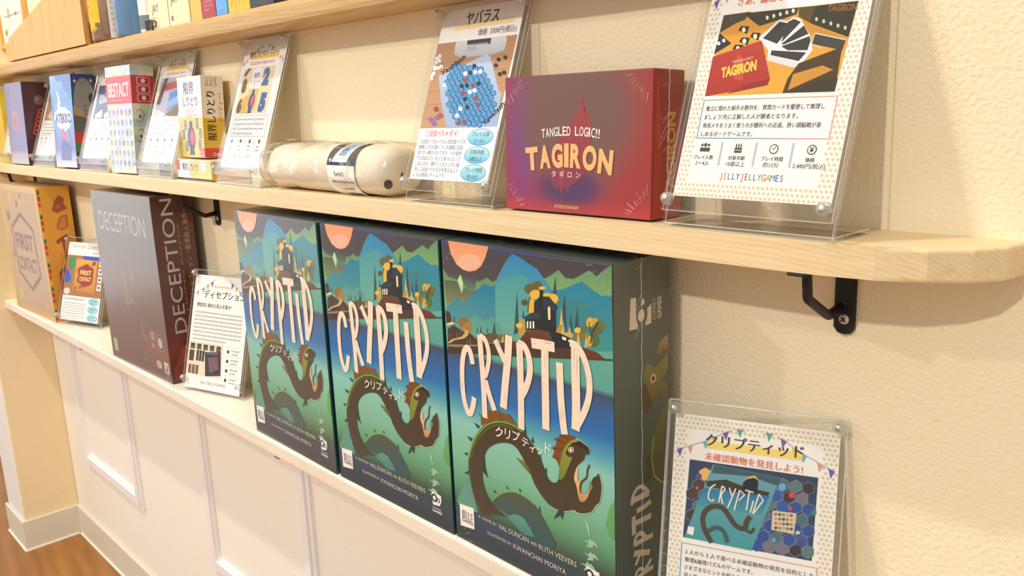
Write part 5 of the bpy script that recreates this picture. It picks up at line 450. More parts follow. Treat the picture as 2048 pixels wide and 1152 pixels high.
# --- maroon flame box
TW, TH, TD = .1353, .0974, .0344
i = Ink(TW, TH)
def flame_bg(u, v):
    def mix(a, b, t): t = max(0, min(1, t)); t = t * t * (3 - 2 * t); return [p + (q - p) * t for p, q in zip(a, b)]
    c = mix(lin('8e3050')[:3], lin('9a2a2c')[:3], u * 1.3 - .2)
    c = mix(c, lin('74358c')[:3], (1 - abs(u - .13) * 6) * (1 - abs(v - .55) * 1.4))
    c = mix(c, lin('72504a')[:3], (1.25 - math.hypot((u - .5) * 2.3, (v - .72) * 1.7)) * 1.5)
    c = mix(c, lin('4f2c5c')[:3], (1 - math.hypot((u - .47) * 3.2, (v - .18) * 5)) * 1.6)
    return mix(c, lin('b03030')[:3], (.12 - v) * 7 + abs(u - .5) * .6 - .2)
i.field(flame_bg, .0008, .0008, TW - .0008, TH - .0008, 28, 20)
i.poly('9c3a34>7f2f4a', chaikin([(.075, .083), (.0735, .072), (.064, .062), (.061, .055), (.0595, .064), (.056, .055), (.047, .044), (.0425, .033), (.046, .022), (.054, .014), (.052, .020), (.056, .0155), (.058, .014), (.0585, .0185), (.064, .0145), (.0635, .019), (.075, .0245), (.082, .034), (.079, .042), (.085, .052), (.0835, .064), (.078, .074)], True, 1), 3)
i.poly('b5493a>8c3a55', [(.075, .083), (.0765, .076), (.083, .064), (.0845, .052), (.079, .066)], 4)
i.poly('a8433a>8a3550', [(.058, .052), (.055, .045), (.054, .03), (.056, .018), (.0585, .022), (.061, .04)], 4)
x = .038
for g, a_, s_, dz in (('T', 4, .0090, .0532), ('A', 4, .0090, .0537), ('N', 3, .0090, .0541), ('G', 2, .0090, .0545), ('L', 1, .0090, .0548), ('E', 0, .0090, .0549), ('D', 0, .0090, .0549)): i.text(g, x, dz, s_, 'f6f2ec', 6, rot=a_, width=.0034, bold=.01); x += .0040
x = .0695
for g, a_, dz in (('L', -1, .0549), ('O', -2, .0547), ('G', -3, .0544), ('I', -3, .0541), ('C', -4, .0538), ('!', -5, .0533), ('!', -5, .0531)): i.text(g, x, dz, .0090, 'f6f2ec', 6, rot=a_, width=.0012 if g in 'I!' else .0035, bold=.01); x += .0022 if g in 'I!' else .0041
for col, off, ly in (('7c3a2a', -.0006, 6), ('f0b878', 0, 7)):
    x = .0225 - off
    for g, a_, w_, dz in (('T', 5, .0125, .0308), ('A', 4, .0105, .0325), ('G', 2, .0105, .0336), ('I', 0, .0042, .0343), ('R', -2, .0100, .0341), ('O', -4, .0125, .0332), ('N', -6, .0125, .0312)):
        i.text(g, x, dz + off - .0005, .0215, col, ly, width=w_, rot=a_, bold=.05); x += w_ + .0012
for n, g in enumerate('タギロン'): i.text(g, .0475 + n * .0077, .0258, .0052, 'f0ece6', 6)
i.text('RYOHEI KURAHASHI', .0505, .0035, .0036, 'e0a860', 6, width=.0225, bold=.02)
sd2 = Ink(TD, TH); sd2.grad([(0, 'b03018'), (.5, 'a82a1c'), (1, '96261e')], .0005, .0005, TD - .0005, TH - .0005, 0)
sd2.text('TAGIRON', .0250, .012, .0125, 'd99a3c', 1, rot=90, width=.058, bold=.04); sd2.poly('b83a22', [(.002, .001), (.012, .001), (.010, .05), (.004, .096)], 1)
t = carton('game_box', 'shrink-wrapped maroon game box with an orange flame cover', 'game box', (.1240, -.0515, ZT), TW, TD, TH, 1.1, 2.2, lambda n, c: 'a02c22' if n.x > .3 else '6e2430', i, sd2, group=None, mat='print_gloss')
wrap_part(t, TW, TD, TH, True, 13, 9)
# --- grey-brown mystery box
w, h, d = .2219, .2605, .0564
i = Ink(w, h)
i.grad([(0, '5c3e36'), (.15, '684a3e'), (.5, '5e4c42'), (.85, '5a504a'), (1, '66605a')], .001, .001, w - .001, h - .001, 0)
i.text('DECEPTION', .022, .203, .040, 'a29e96', 2, width=.172)
i.text('ディセプション −香港殺人事件−', .055, .188, .0085, '8e8880', 2, width=.11)
for q in ([(.09, .15), (.1, .13), (.094, .1), (.1, .06), (.088, .1)], [(.12, .17), (.128, .14), (.124, .12), (.118, .14)], [(.07, .11), (.085, .1), (.11, .108), (.13, .1), (.11, .1), (.085, .093)], [(.13, .09), (.15, .05), (.16, .02), (.135, .06)]): i.poly('7f5f50', q, 1)
i.poly('8a5144>70423a', [(.15, .06), (.18, .07), (.215, .05), (.215, .02), (.17, .012), (.14, .03)], 1)
i.rect('b8b4a8', .012, .012, .027, .032, 2); i.lines('6a625a', .0135, .028, .012, 4, .0045, .0025, 3, 4)
i.rect('8f8a80', .165, .055, .176, .068, 2); i.lines('d8d2c8', .165, .048, .011, 2, .004, .003, 2, 92)
for r_, c in ((.0125, '8c7a4a'), (.0108, '4a3a44'), (.0075, 'b8b0b0')): i.oval(c, .196, .055, r_, r_ * 1.05, 2 + int((.0125 - r_) * 1000))
i.rect('7a6a60', .128, .018, .152, .030, 2); i.rect('544640', .1295, .0195, .1505, .0285, 3); i.lines('8a7a70', .132, .025, .016, 2, .0045, .003, 4, 91)
i.oval('b8b0a4', .182, .0215, .0095, .006, 2); i.lines('6a5a50', .175, .0225, .013, 2, .004, .0026, 3, 2)
i.rect('c8c2b6', .200, .013, .2145, .029, 2); i.poly('4a3c38', [(.204, .015), (.210, .0155), (.209, .027), (.206, .02)], 3)
sd2 = Ink(d, h); sd2.grad([(0, '5a1410'), (.2, '7a2018'), (.4, '5f2a1e'), (1, '4c2418')], .0008, .0008, d - .0008, h - .0008, 0)
sd2.text('DECEPTION', .0290, .070, .024, 'c0beb4', 2, rot=90, width=.186)
sd2.text('HONG KONG', .0345, .10, .0038, '9a8a78', 2, rot=90, width=.12); sd2.text('ディセプション −香港殺人事件−', .0475, .115, .0085, 'b09a80', 2, rot=90, width=.125)
sd2.poly('b0402c>7a1c14', [(.004, .02), (.02, .05), (.04, .055), (.052, .03), (.05, .004), (.006, .004)], 1); sd2.poly('c46a4a', [(.018, .03), (.03, .045), (.044, .04), (.036, .022)], 2); sd2.poly('3a0c0a', [(.02, .055), (.036, .068), (.046, .058), (.04, .045)], 2)
t = carton('game_box', 'large grey-brown shrink-wrapped game box with a dark red spine', 'game box', (-.7663, -.0735, 0), w, d, h, .9, 0, lambda n, c: '5a2018' if n.x > .3 else '4a3c34', i, sd2, mat='print_hazy')
wrap_part(t, w, d, h, False, 7, 5)
# --- orange box with tools on the side
w, h, d = .2250, .2480, .0556
i = Ink(w, h); i.grad([(0, 'c99a4c'), (.1, 'c4a478'), (1, 'cfae74')], .001, .001, w - .001, h - .001, 0)
i.rect('bb9c78', .016, .014, w - .014, h - .012, 1)
hexa = [(.112, .198), (.178, .17), (.182, .078), (.118, .044), (.05, .076), (.046, .168)]
i.poly('8a6662', hexa, 2); i.poly('bc9c78', [(.112 + (x_ - .112) * .88, .121 + (y_ - .121) * .88) for x_, y_ in hexa], 3)
i.text('FIRST', .062, .126, .042, '86605c', 4, width=.1, bold=.04); i.text('CONTACT', .06, .085, .036, '86605c', 4, width=.106, bold=.04)
rnd = random.Random(6)
for k in range(46):
    x_, y_ = rnd.uniform(.024, w - .03), rnd.uniform(.022, h - .02)
    if .045 < x_ < .185 and .05 < y_ < .195: continue
    s_ = rnd.uniform(.006, .014); i.poly(rnd.choice(('a07c66', '94705e', 'cfa85c')), [(x_ - s_, y_ - s_ * .4), (x_ - s_ * .2, y_ - s_), (x_ + s_, y_ - s_ * .2), (x_ + s_ * .3, y_ + s_), (x_ - s_ * .7, y_ + s_ * .5)], 2)
sd2 = Ink(d, h); sd2.grad([(0, 'd68a2a'), (1, 'dca23c')], .0008, .0008, d - .0008, h - .0008, 0)
for k in range(22): sd2.rect(('b8342a', '2f7a4a', 'e0b040', 'c85a28')[k % 4], .0008, .004 + k * .011, .005, .0115 + k * .011, 1)
sd2.poly('a0522c', [(.021, .205), (.028, .222), (.036, .231), (.044, .226), (.043, .214), (.048, .206), (.03, .199)], 1); sd2.oval('b8703c', .033, .211, .005, .003, 2)
sd2.poly('c88038', [(.024, .178), (.034, .194), (.044, .196), (.046, .178), (.038, .166), (.028, .168)], 1)
sd2.stroke('a0522c', .002, [(.026, .17), (.034, .192), (.045, .194), (.044, .172), (.03, .168)], 2)
sd2.poly('97482a', [(.02, .148), (.024, .152), (.04, .16), (.046, .152), (.042, .15), (.036, .153), (.036, .126), (.042, .124), (.044, .112), (.03, .114), (.032, .124), (.03, .148), (.024, .142)], 1)
hx = [(.034, .106), (.050, .092), (.049, .05), (.033, .038), (.018, .054), (.018, .092)]
sd2.poly('a8502a', hx, 1); sd2.text('FIRST', .0325, .054, .0125, 'e2a848', 2, rot=90, width=.036, bold=.04); sd2.text('CONTACT', .0455, .054, .010, 'e2a848', 2, rot=90, width=.036, bold=.04)
carton('game_box', 'orange game box with brown tools printed on its side', 'game box', (-1.3050, -.0750, 0), w, d, h, 2.0, 0, lambda n, c: 'd89430' if n.x > .3 else 'b89a70', i, sd2, mat='print_satin')
# --- pastel check box
w, h, d = .0884, .1491, .0324
def checks(i, w, h, seed, n=7):
    rnd = random.Random(seed); s = w / n; m = int(h / s) + 1
    for a in range(n):
        for c in range(m):
            i.rect(rnd.choice(('e8dfc8', 'c8d8b4', 'd0d4e8', 'b8cce0', 'e4c8dc', 'd8dcc0', 'b4c8c0')), a * s + .0003, c * s, min((a + 1) * s, w - .0003), min((c + 1) * s, h - .0003), 0)
    return rnd
i = Ink(w, h); rnd = checks(i, w, h, 2)
i.rect('c8324c', .0005, .097, w - .0005, .135, 2); i.text('BESTACT', .008, .107, .027, 'f6ecec', 3, width=.073, bold=.015); i.rect('f0d0d4', .012, .102, .078, .1026, 3)
for k in range(6):
    for c in range(6):
        x_, y_ = .007 + k * .0145, .014 + c * .0142
        i.oval(rnd.choice(('7f8fc4', '9fb4dc', 'b49acc', '8fb8c8')), x_, y_, .0042, .0048, 2, 10); i.oval('3f4a70', x_ - .0015, y_ + .001, .0007, .0009, 3, 6); i.oval('3f4a70', x_ + .0015, y_ + .001, .0007, .0009, 3, 6)
sd2 = Ink(d, h); checks(sd2, d, h, 5, 3)
sd2.rect('c02c3c', .0005, .097, d - .0005, .135, 2)
for k in range(3): sd2.rrect('f0c8c8', .008, .0995 + k * .0117, .026, .1095 + k * .0117, .001, 3); sd2.rrect('b02838', .009, .1003 + k * .0117, .025, .1087 + k * .0117, .001, 4); sd2.oval('f0d8d8', .017, .1045 + k * .0117, .003, .003, 5)
for y_ in (.075, .048, .02):
    sd2.stroke('4a3c30', .0008, [(.006, y_ + .012), (.012, y_ + .014), (.016, y_ + .006), (.012, y_ - .004), (.005, y_ - .002)], 2); sd2.oval('4a3c30', .010, y_ + .004, .0016, .0026, 2, 8); sd2.oval('4a3c30', .026, y_ + .006, .002, .003, 2, 8)
carton('game_box', 'tall pastel-checked game box with a crimson band', 'game box', (-.7164, -.0545, ZT), w, d, h, 2.0, 3.5, lambda n, c: 'c8b8a0', i, sd2)
# --- night-sky box
w, h, d = .0871, .1493, .0362
i = Ink(w, h); i.grad([(0, 'c8ccd0'), (.12, '9aa8d8'), (.2, '5a70c0'), (.5, '5b9ad8'), (.75, '4f8ad0'), (1, '6aa8e0')], .0005, .0005, w - .0005, h - .0005, 0)  # pale foot of the front is a whitening reflection painted into the print
for q in ([(.02, .149), (.03, .138), (.05, .14), (.056, .125), (.072, .12), (.08, .108), (.086, .149)], [(0, .12), (.008, .11), (.01, .09), (0, .08)]): i.poly('3d6fb8', q, 1)
i.poly('f0e8c0', [(.024, .126), (.034, .118), (.038, .104), (.03, .094), (.023, .1), (.03, .11)], 2)
for x_, y_, r_ in ((.022, .083, .013), (.036, .088, .015), (.052, .086, .016), (.067, .082, .013), (.045, .072, .018), (.03, .073, .012), (.06, .073, .013)): i.oval('e8f0f6', x_, y_, r_, r_ * .75, 2)
i.text('ATEKKO', .012, .073, .020, '223a78', 4, width=.066, bold=.05)
i.poly('c04a78', [(.034, .062), (.044, .064), (.05, .05), (.056, .045), (.056, .034), (.034, .034)], 3); i.poly('27459a>3a58a8', [(.028, .036), (.038, .046), (.056, .044), (.066, .03), (.066, .012), (.024, .012)], 4); i.text('?', .055, .04, .012, 'f0f0f4', 5)
for k in range(3): i.poly('8a4aa0', [(.004 + k * .03, .06), (.010 + k * .03, .062), (.012 + k * .03, .03), (.006 + k * .03, .02)], 2)
sd2 = Ink(d, h); sd2.rect('2a3f8c', .0005, .0005, d - .0005, h - .0005, 0)
sd2.oval('8c8f92', .019, .108, .0165, .036, 1); sd2.poly('8c8f92', [(.0025, .11), (.0355, .11), (.0355, .06), (.0005, .06)], 1)
for x_, y_ in ((.006, .138), (.031, .14)): sd2.poly('f0e0a0', [(x_, y_ + .004), (x_ + .001, y_ + .001), (x_ + .003, y_), (x_ + .001, y_ - .001), (x_, y_ - .004), (x_ - .001, y_ - .001), (x_ - .003, y_), (x_ - .001, y_ + .001)], 2)
sd2.oval('1c1c22', .030, .112, .0045, .008, 3); sd2.poly('b0967c', [(.001, .1), (.014, .094), (.03, .076), (.0357, .07), (.0357, .055), (.001, .055)], 2); sd2.poly('5f6468', [(.0005, .085), (.015, .082), (.0357, .066), (.0357, .056), (.0005, .056)], 3)
for y0_, y1_, c in ((.040, .058, 'c8403c'), (.026, .040, '3f8a4a'), (.014, .026, '4a3a6a'), (.0005, .014, '8a4a9a')): sd2.rect(c, .0005, y0_, d - .0005, y1_, 3)
sd2.text('アテッコ', .0215, .078, .006, '1c1c22', 4, rot=90, bold=.03)
carton('game_box', 'blue night-sky game box with a white cloud on the front', 'game box', (-.9767, -.0555, ZT), w, d, h, 4.3, 3.5, lambda n, c: '2a3f8c', i, sd2, mat='print_hazy')
# --- violet box
w, h, d = .1067, .1479, .0394
i = Ink(w, h); i.grad([(0, 'b0aeb8'), (.12, '9a98b4'), (.17, '5c60a8'), (1, '5e5c9c')], .0005, .0005, w - .0005, h - .0005, 0)  # periwinkle front with pale foot: a reflection put into the print colours
i.poly('a85a86', [(.034, .09), (.048, .098), (.064, .094), (.072, .08), (.066, .064), (.05, .058), (.036, .066)], 1); i.oval('8a4a78', .052, .078, .01, .012, 2)
for k in range(14): i.oval('6a68ac', .012 + (k * .037) % .088, .03 + (k * .053) % .11, .0035, .005, 1, 8)
sd2 = Ink(d, h); sd2.rect('4c2430', .0005, .0005, d - .0005, h - .0005, 0)
for k, (x_, y_) in enumerate(((.017, .058), (.019, .066), (.0215, .074), (.024, .082), (.0265, .089), (.0285, .096))): sd2.oval('c8502c', x_, y_, .0056, .0048, 1 + 0, 14); sd2.oval('4c2430', x_, y_, .0032, .0026, 2, 12)
sd2.oval('6f5a52', .026, .116, .008, .009, 1); sd2.oval('8a7a64', .024, .118, .003, .004, 2); sd2.lines('7a5a5a', .008, .08, .006, 6, .006, .003, 1, 9)
carton('game_box', 'violet-blue game box with a plum side and orange rings', 'game box', (-1.2406, -.0590, ZT), w, d, h, 1.3, 2.5, lambda n, c: '4c2430', i, sd2, mat='print_hazy')
# --- yellow box at the picture's left edge
w, h, d = .10, .138, .036
i = Ink(w, h); i.rect('e6cf3a', .0005, .0005, w - .0005, h - .0005, 0); i.text('ハウピク', .060, .02, .018, '4a4020', 1, rot=80, bold=.03)
sd2 = Ink(d, h); sd2.rect('d8bc2c', .0005, .0005, d - .0005, h - .0005, 0); sd2.text('ハウピク', .026, .045, .016, '4a4020', 1, rot=84, bold=.03)
carton('game_box', 'yellow game box with dark lettering at the far left end', 'game box', (XP + .004, -.043, ZT), .062, .036, .138, 0, 0, lambda n, c: 'd8bc2c', None, sd2)
# --- bomb boxes (one lying flat, one standing on it)
def bomb(i, x, y, s, l=2):
    i.poly('2c3f78', [(x - .008 * s, y - .022 * s), (x + .008 * s, y - .022 * s), (x + .006 * s, y - .012 * s), (x - .006 * s, y - .012 * s)], l)
    i.oval('2c3f78', x, y, .0125 * s, .016 * s, l); i.rect('2c3f78', x - .005 * s, y + .012 * s, x + .005 * s, y + .022 * s, l); i.oval('d84a78', x + .003 * s, y + .001 * s, .007 * s, .010 * s, l + 1)
    i.stroke('c07848', .0012 * s, [(x, y + .022 * s), (x - .003 * s, y + .028 * s), (x - .007 * s, y + .033 * s)], l)
w, h, d = .0740, .0994, .028
i = Ink(w, h); i.rect('f4f2ee', .0005, .05, w - .0005, h - .0005, 0); i.rect('dcc468', .0005, .0005, w - .0005, .05, 0)
i.text('限界', .020, .079, .0165, '25346c', 2, bold=.05); i.text('しりとり', .016, .064, .0135, '25346c', 2, width=.044, bold=.05); i.text('パーティー!', .022, .053, .0085, 'd83a68', 2, width=.034, bold=.03, rot=4); i.stroke('d83a68', .0008, [(.022, .0512), (.058, .0525)], 2)
bomb(i, .036, .024, .95)
for k, (x_, y_, g) in enumerate(((.019, .040, '4'), (.012, .028, '2'), (.020, .014, '7'), (.055, .042, '6'), (.064, .030, '9'), (.061, .016, '8'))):
    i.rrect('2c3f78', x_ - .004, y_ - .006, x_ + .004, y_ + .006, .001, 2); i.rrect('8fa0c8', x_ - .003, y_ - .005, x_ + .003, y_ + .005, .001, 3); i.text(g, x_, y_ - .003, .008, '2c3f78', 4, align='c')
i.rect('d8566a', w - .014, .0005, w - .0005, .012, 2); i.text('Quiz', w - .0125, .0065, .004, 'f6e6e6', 3); i.text('Knock', w - .0125, .0020, .004, 'f6e6e6', 3)
for k in range(9): a = R(20 + k * 40); i.stroke('9a9aa8', .0004, [(.037 + .027 * math.cos(a), .076 + .019 * math.sin(a)), (.037 + .031 * math.cos(a), .076 + .022 * math.sin(a))], 2)
sd2 = Ink(d, h); sd2.rect('efe6d2', .0005, .048, d - .0005, h - .0005, 0); sd2.rect('dcb02c', .0005, .012, d - .0005, .048, 0); sd2.rect('d03a34', .0005, .0005, d - .0005, .012, 0)
sd2.text('限界しりとり', .0155, .022, .0125, '332a20', 2, rot=90, width=.058, bold=.05); sd2.text('パーティー!', .0255, .044, .0075, 'd04a3a', 2, rot=90, width=.034, bold=.03)
for k, s_ in enumerate(('JELLY', 'JELLY', 'GAMES')): sd2.text(s_, .0085 + k * .0055, .0865, .0045, '5a5048', 2, rot=90, width=.011)
sd2.text('Quiz', .010, .003, .0055, 'f6e0d8', 2); sd2.text('Knock', .0155, .003, .004, 'f6e0d8', 2)
lw, lh, ld = .1003, .0254, .0480
carton('game_box', 'white and yellow game box with a bomb, standing on its twin', 'game box', (-.4962, -.0400, ZT + lh + .0005), w, d, h, -1.3, 3.0, lambda n, c: 'efe6d2' if n.z > .3 else 'd8b848', i, sd2, group='bomb game boxes')
i = Ink(lw, lh); i.rect('f4f2ee', .0005, .003, .04, lh - .0005, 0); i.rect('dfc878', .038, .003, lw - .0005, lh - .0005, 1); i.rect('2a2420', .0005, .0002, lw - .0005, .003, 0)
i.rect('d8506c', .0005, .012, .009, lh - .0005, 1); i.text('限界しりとり', .018, .0125, .0105, '25346c', 2, width=.044, bold=.05); i.text('パーティー!', .033, .0055, .006, 'd8503c', 2, width=.022, bold=.03)
i.rect('f0ecf4', .071, .012, .084, lh - .001, 2); i.lines('8a7ab0', .072, .022, .011, 3, .0038, .0026, 3, 8)
sd2 = Ink(ld, lh); sd2.rect('efe6d2', .0005, .011, ld - .0005, lh - .0005, 0); sd2.rect('dcb02c', .0005, .003, ld - .0005, .011, 0)
for k, s_ in enumerate(('JELLY', 'JELLY', 'GAMES')): sd2.text(s_, .002, .0205 - k * .0040, .0042, '6a5a48', 2)
carton('game_box', 'white and yellow game box lying flat under the standing one', 'game box', (-.4901, -.0500, ZT), lw, ld, lh, 0, 0, lambda n, c: 'f0ead8' if n.z > .3 else ('2a2420' if n.z < -.3 else 'd8b848'), i, sd2, group='bomb game boxes')
# ------------------------------------------------------------------ slanted acrylic sign holders
AW, AH = .105, .148
def holder(label, loc, rz, tilt, sheet, w=.114, h=.168, v0=.0195, u0=.0048, knobs=True):
    x, y, z = loc; t = thing('sign_holder', label, 'sign', loc, rz, 0, 'slanted acrylic sign holders')
    s, c = math.sin(R(tilt)), math.cos(R(tilt)); M = Matrix(((1, 0, 0, 0), (0, s, -c, 0), (0, c, s, 0), (0, 0, 0, 1))); M.translation = (0, 0, .003 * s)
    def slab(b, lo, hi, mat):
        fs = b.box(lo, hi, .0004, seg=1, M=mat)
        for f in fs:
            f.normal_update(); k = f.normal @ (mat.to_3x3() if mat else Matrix.Identity(3)) if mat is not None else f.normal
            f.material_index = 0 if abs((mat.to_3x3().inverted() @ f.normal).z) > .9 else 1
    b = MB(); slab(b, (0, 0, -.003), (w, h, 0), M); slab(b, (0, .0022, 0), (w, .044, .003), Matrix.Identity(4)); b.build('stand_panel', ['acrylic', 'acrylic_edge'], t)
    b = MB(); slab(b, (0, .0095, .0016), (w, h, .0040), M); cv = b.build('cover_panel', ['acrylic', 'acrylic_edge'], t)
    b = MB(); b.box((u0, v0, .0002), (u0 + sheet.w, v0 + sheet.h, .0004), M=M)
    join_print('printed_sheet', ['paper'], t, b, [(sheet, lambda a, q, l: tuple(M @ Vector((u0 + a, v0 + q, .00045 + l * 4e-5))))], lambda n, c_: 'f3f1ee')
    if knobs:
        nrm = M.to_3x3() @ Vector((0, 0, 1))
        for u, v in ((.005, .0165), (w - .005, .0165), (.005, h - .005), (w - .005, h - .005)):
            b = MB(); o = M @ Vector((u, v, .0040)); b.lathe([(.0042, 0), (.0042, .003), (.0034, .0046), (.002, .005), (0, .0051)], o, nrm, 20, 0); b.lathe([(.0026, .0051), (.0026, .0054), (0, .0055)], o, nrm, 14, 1)
            b.build('magnet_knob', ['knob_clear', 'steel'], cv)
    return t
mm = .001
def dots(i, c='dccba0'):
    for a in range(0, 36):
        for q in range(0, 50):
            x, y = 1.6 + a * 3.0 + (1.5 if q % 2 else 0), 1.5 + q * 3.0
            if 9 < x < 96 and 9 < y < 139.5 or x > 104 or y > 147: continue
            i.poly(c, [(x * mm + .00105 * math.cos(k * math.pi / 3), y * mm + .00105 * math.sin(k * math.pi / 3)) for k in range(6)], 1)
def bunting(i):
    for sx in (1, -1):
        f = lambda x, y: ((52.5 + sx * (52.5 - x)) * mm, y * mm)
        i.stroke('8a80a8', .0004, [f(4, 124), f(20, 131), f(38, 141)], 2)
        for x, y, c in ((4, 124, '6a58b0'), (11, 127, 'd89a94'), (21, 131.5, '6fb0c0'), (27, 135, 'd8c050'), (34, 139, '7a5aa8'), (43, 142, '5fa890')):
            i.poly(c, [f(x - 2.0, y - .6), f(x + 2.0, y + 1.0), f(x + .5, y - 5.4)], 2)
        i.stroke('8a80a8', .0004, [f(40, 142), f(47, 141)], 2)
def icons(i, labels, y=30):
    for k, (l1, l2) in enumerate(labels):
        x = 17 + k * 23.5
        if k: i.rrect('b8b8d4', (x - 12.4) * mm, (y - 10) * mm, (x - 11.2) * mm, (y + 4.5) * mm, .0005, 2)
        if k == 0:
            for dx, r in ((-2.4, .9), (0, 1.2), (2.4, .9)): i.oval('4a4648', (x + dx) * mm, (y + 2.2 + r * .3) * mm, r * mm, r * mm, 2, 10); i.rrect('4a4648', (x + dx - r * 1.3) * mm, (y - 1.6) * mm, (x + dx + r * 1.3) * mm, (y + .9) * mm, .0006, 2)
        elif k == 1:
            i.rrect('4a4648', (x - 2.6) * mm, (y - 2) * mm, (x + 2.6) * mm, (y + .9) * mm, .0006, 2); i.rect('f3f1ee', (x - 2.6) * mm, (y - .6) * mm, (x + 2.6) * mm, (y - .3) * mm, 3)
            for dx in (-1.6, 0, 1.6): i.rect('4a4648', (x + dx - .4) * mm, (y + .9) * mm, (x + dx + .4) * mm, (y + 3.4) * mm, 2)
        else:
            i.oval('4a4648', x * mm, (y + .6) * mm, 2.9 * mm, 2.9 * mm, 2); i.oval('f3f1ee', x * mm, (y + .6) * mm, 2.3 * mm, 2.3 * mm, 3)
            if k == 2: i.stroke('4a4648', .0005, [((x - .9) * mm, (y + 1.2) * mm), ((x - .1) * mm, (y + .2) * mm), ((x + 1.3) * mm, (y + 2) * mm)], 4)
            else: i.text('¥', x * mm, (y - .9) * mm, .0042, '4a4648', 4, align='c', bold=.03)
        i.text(l1, x * mm, (y - 6.2) * mm, .0029, '3c383a', 2, align='c', bold=.02); i.text(l2, x * mm, (y - 10) * mm, .0034, '3c383a', 2, align='c')
RAIN = ('d8604a', '3f9a7a', '4a6ab8', 'd0a040', '7a4a9a', 'c84a6a', '3f8ab0', '6aa84a', 'b8503c', '4a58a8')
def brand(i, x, y, size, w):
    s = 'JELLYJELLYGAMES'; dx = w / len(s)
    for k, g in enumerate(s): i.text(g, x + dx * (k + .5), y, size, RAIN[(k * 3) % 10], 2, align='c', sx=.8)
def frame_box(i, x0, y0, x1, y1):
    for f0, c in ((0, ('5aa8c0', 'e89aa0')), ):
        n = 16
        for k in range(n):
            a, b_ = x0 + (x1 - x0) * k / n, x0 + (x1 - x0) * (k + 1) / n; t = k / (n - 1)
            col = ''.join('%02x' % int(int(c[0][q:q + 2], 16) * (1 - t) + int(c[1][q:q + 2], 16) * t) for q in (0, 2, 4)); col2 = ''.join('%02x' % int(int('d8c078'[q:q + 2], 16) * .5 + int(col[q:q + 2], 16) * .5) for q in (0, 2, 4))
            i.rect(col2, a * mm, (y1 - .6) * mm, b_ * mm, y1 * mm, 2); i.rect(col, a * mm, y0 * mm, b_ * mm, (y0 + .6) * mm, 2)
        i.rect('5aa8c0', x0 * mm, y0 * mm, (x0 + .6) * mm, y1 * mm, 2); i.rect('e89aa0', (x1 - .6) * mm, y0 * mm, x1 * mm, y1 * mm, 2)
def jelly(title, tagline, photo, body, labels, tag_size=5.6, title_w=None):
    i = Ink(AW, AH); dots(i); bunting(i)
    if title:
        i.poly('f3d878', [(22 * mm, 127 * mm), (83 * mm, 127.4 * mm), (83 * mm, 132.6 * mm), (22 * mm, 132 * mm)], 3); i.text(title, 52.5 * mm, 129.2 * mm, .0092, '3a3636', 4, align='c', bold=.04, width=title_w)
    if tagline: i.text(tagline, 52.5 * mm, 119.5 * mm, tag_size * mm, 'd8755a', 4, align='c', bold=.03)
    photo(i); frame_box(i, 9, 36.5, 96.5, 61)
    if isinstance(body, int): i.lines('77757c', .0125, .056, .078, 4, .0052, .0030, 2, body)
    else:
        for k, s_ in enumerate(body): i.text(s_, .0120, .0540 - k * .0053, .0035, '3c383a', 2, width=.0030 * len(s_), res=2, bold=.012)
    icons(i, labels); brand(i, .031, .0118, .0056, .043); return i
def photo_art(ops): return lambda i: i.art(ops, 1e-4, base=1, clip=(.0093, .0632, .0990, .1182))
# nearest sign: dark red box, cards and tiles
i = jelly(None, 'さあ、論理をたぎらせよう!', photo_art(ARTT), ('衝立に隠れた相手の数列を、質問カードを駆使して推理し', 'ましょう!先に正解した人が勝者となります。', '専用メモをうまく使うのが勝利への近道。熱い頭脳戦が楽', 'しめるボードゲームです。'), (('プレイ人数', '2〜4人'), ('対象年齢', '10歳以上'), ('プレイ時間', '約15分'), ('価格', '2,480円(税込)')), 5.4)
i.text('TAGIRON', .0185, .0745, .0085, 'f0cc50', 9, width=.024, rot=9, bold=.05); i.text('TANGLED LOGIC!!', .0245, .083, .0022, 'f0dcd0', 9, width=.014, rot=9); i.text('TAGIRON', .080, .1095, .0055, '8a5a34', 6, width=.017, rot=-4, bold=.04)
holder('large clear slanted sign about the red box, with a card fan photo', (.2750, -.0590, ZT), -1.6, 18.2, i, h=.182)
# hand-made sign with the hexagon board
i = Ink(.100, AH); i.rect('f6f5f3', 0, 0, .1, AH, 0)
i.text('ヤバラス', .0520, .1330, .0135, '26242a', 4, align='c', sx=.78, bold=.02); i.poly('f6e7b8', [(.018, .1285), (.090, .1295), (.090, .1345), (.018, .1335)], 2); i.text('価格  3300円(税込)', .096, .1225, .0062, '3a383c', 4, align='r', sx=.9)
i.art(ARTY, 1e-4, base=1, clip=(0, .0440, .0995, .1190))
i.text('Yavalath', .0140, .0895, .0066, '1c2240', 10, rot=27, width=.031, bold=.012); i.text('Yavalath', .0815, .0452, .0066, '1c2240', 10, rot=42, width=.026, bold=.012); i.rect('eef0f8', 0, 0, .0995, .0440, 11)
i.text('nestorgames', .040, .1135, .0040, 'e8e8ea', 10, width=.026)
i.text('三目並べちゃダメ!', .010, .0375, .0062, 'd8404c', 12, width=.042, bold=.02)
for k, s_ in enumerate(('三目並べてはいけない四目並べです。', '順番にコマを置いていき直線に四目', '並べたら勝ちなのですが、その途中', 'で三目並んでしまうと負けになって', 'しまいます。慣れてくるといかに相', '手に三目並べさせるかを考えるよう', 'になる奥深いゲームです。')): i.text(s_, .004, .0312 - k * .0048, .0042, '3a3a48', 12, width=.0036 * len(s_), res=2, bold=.01)
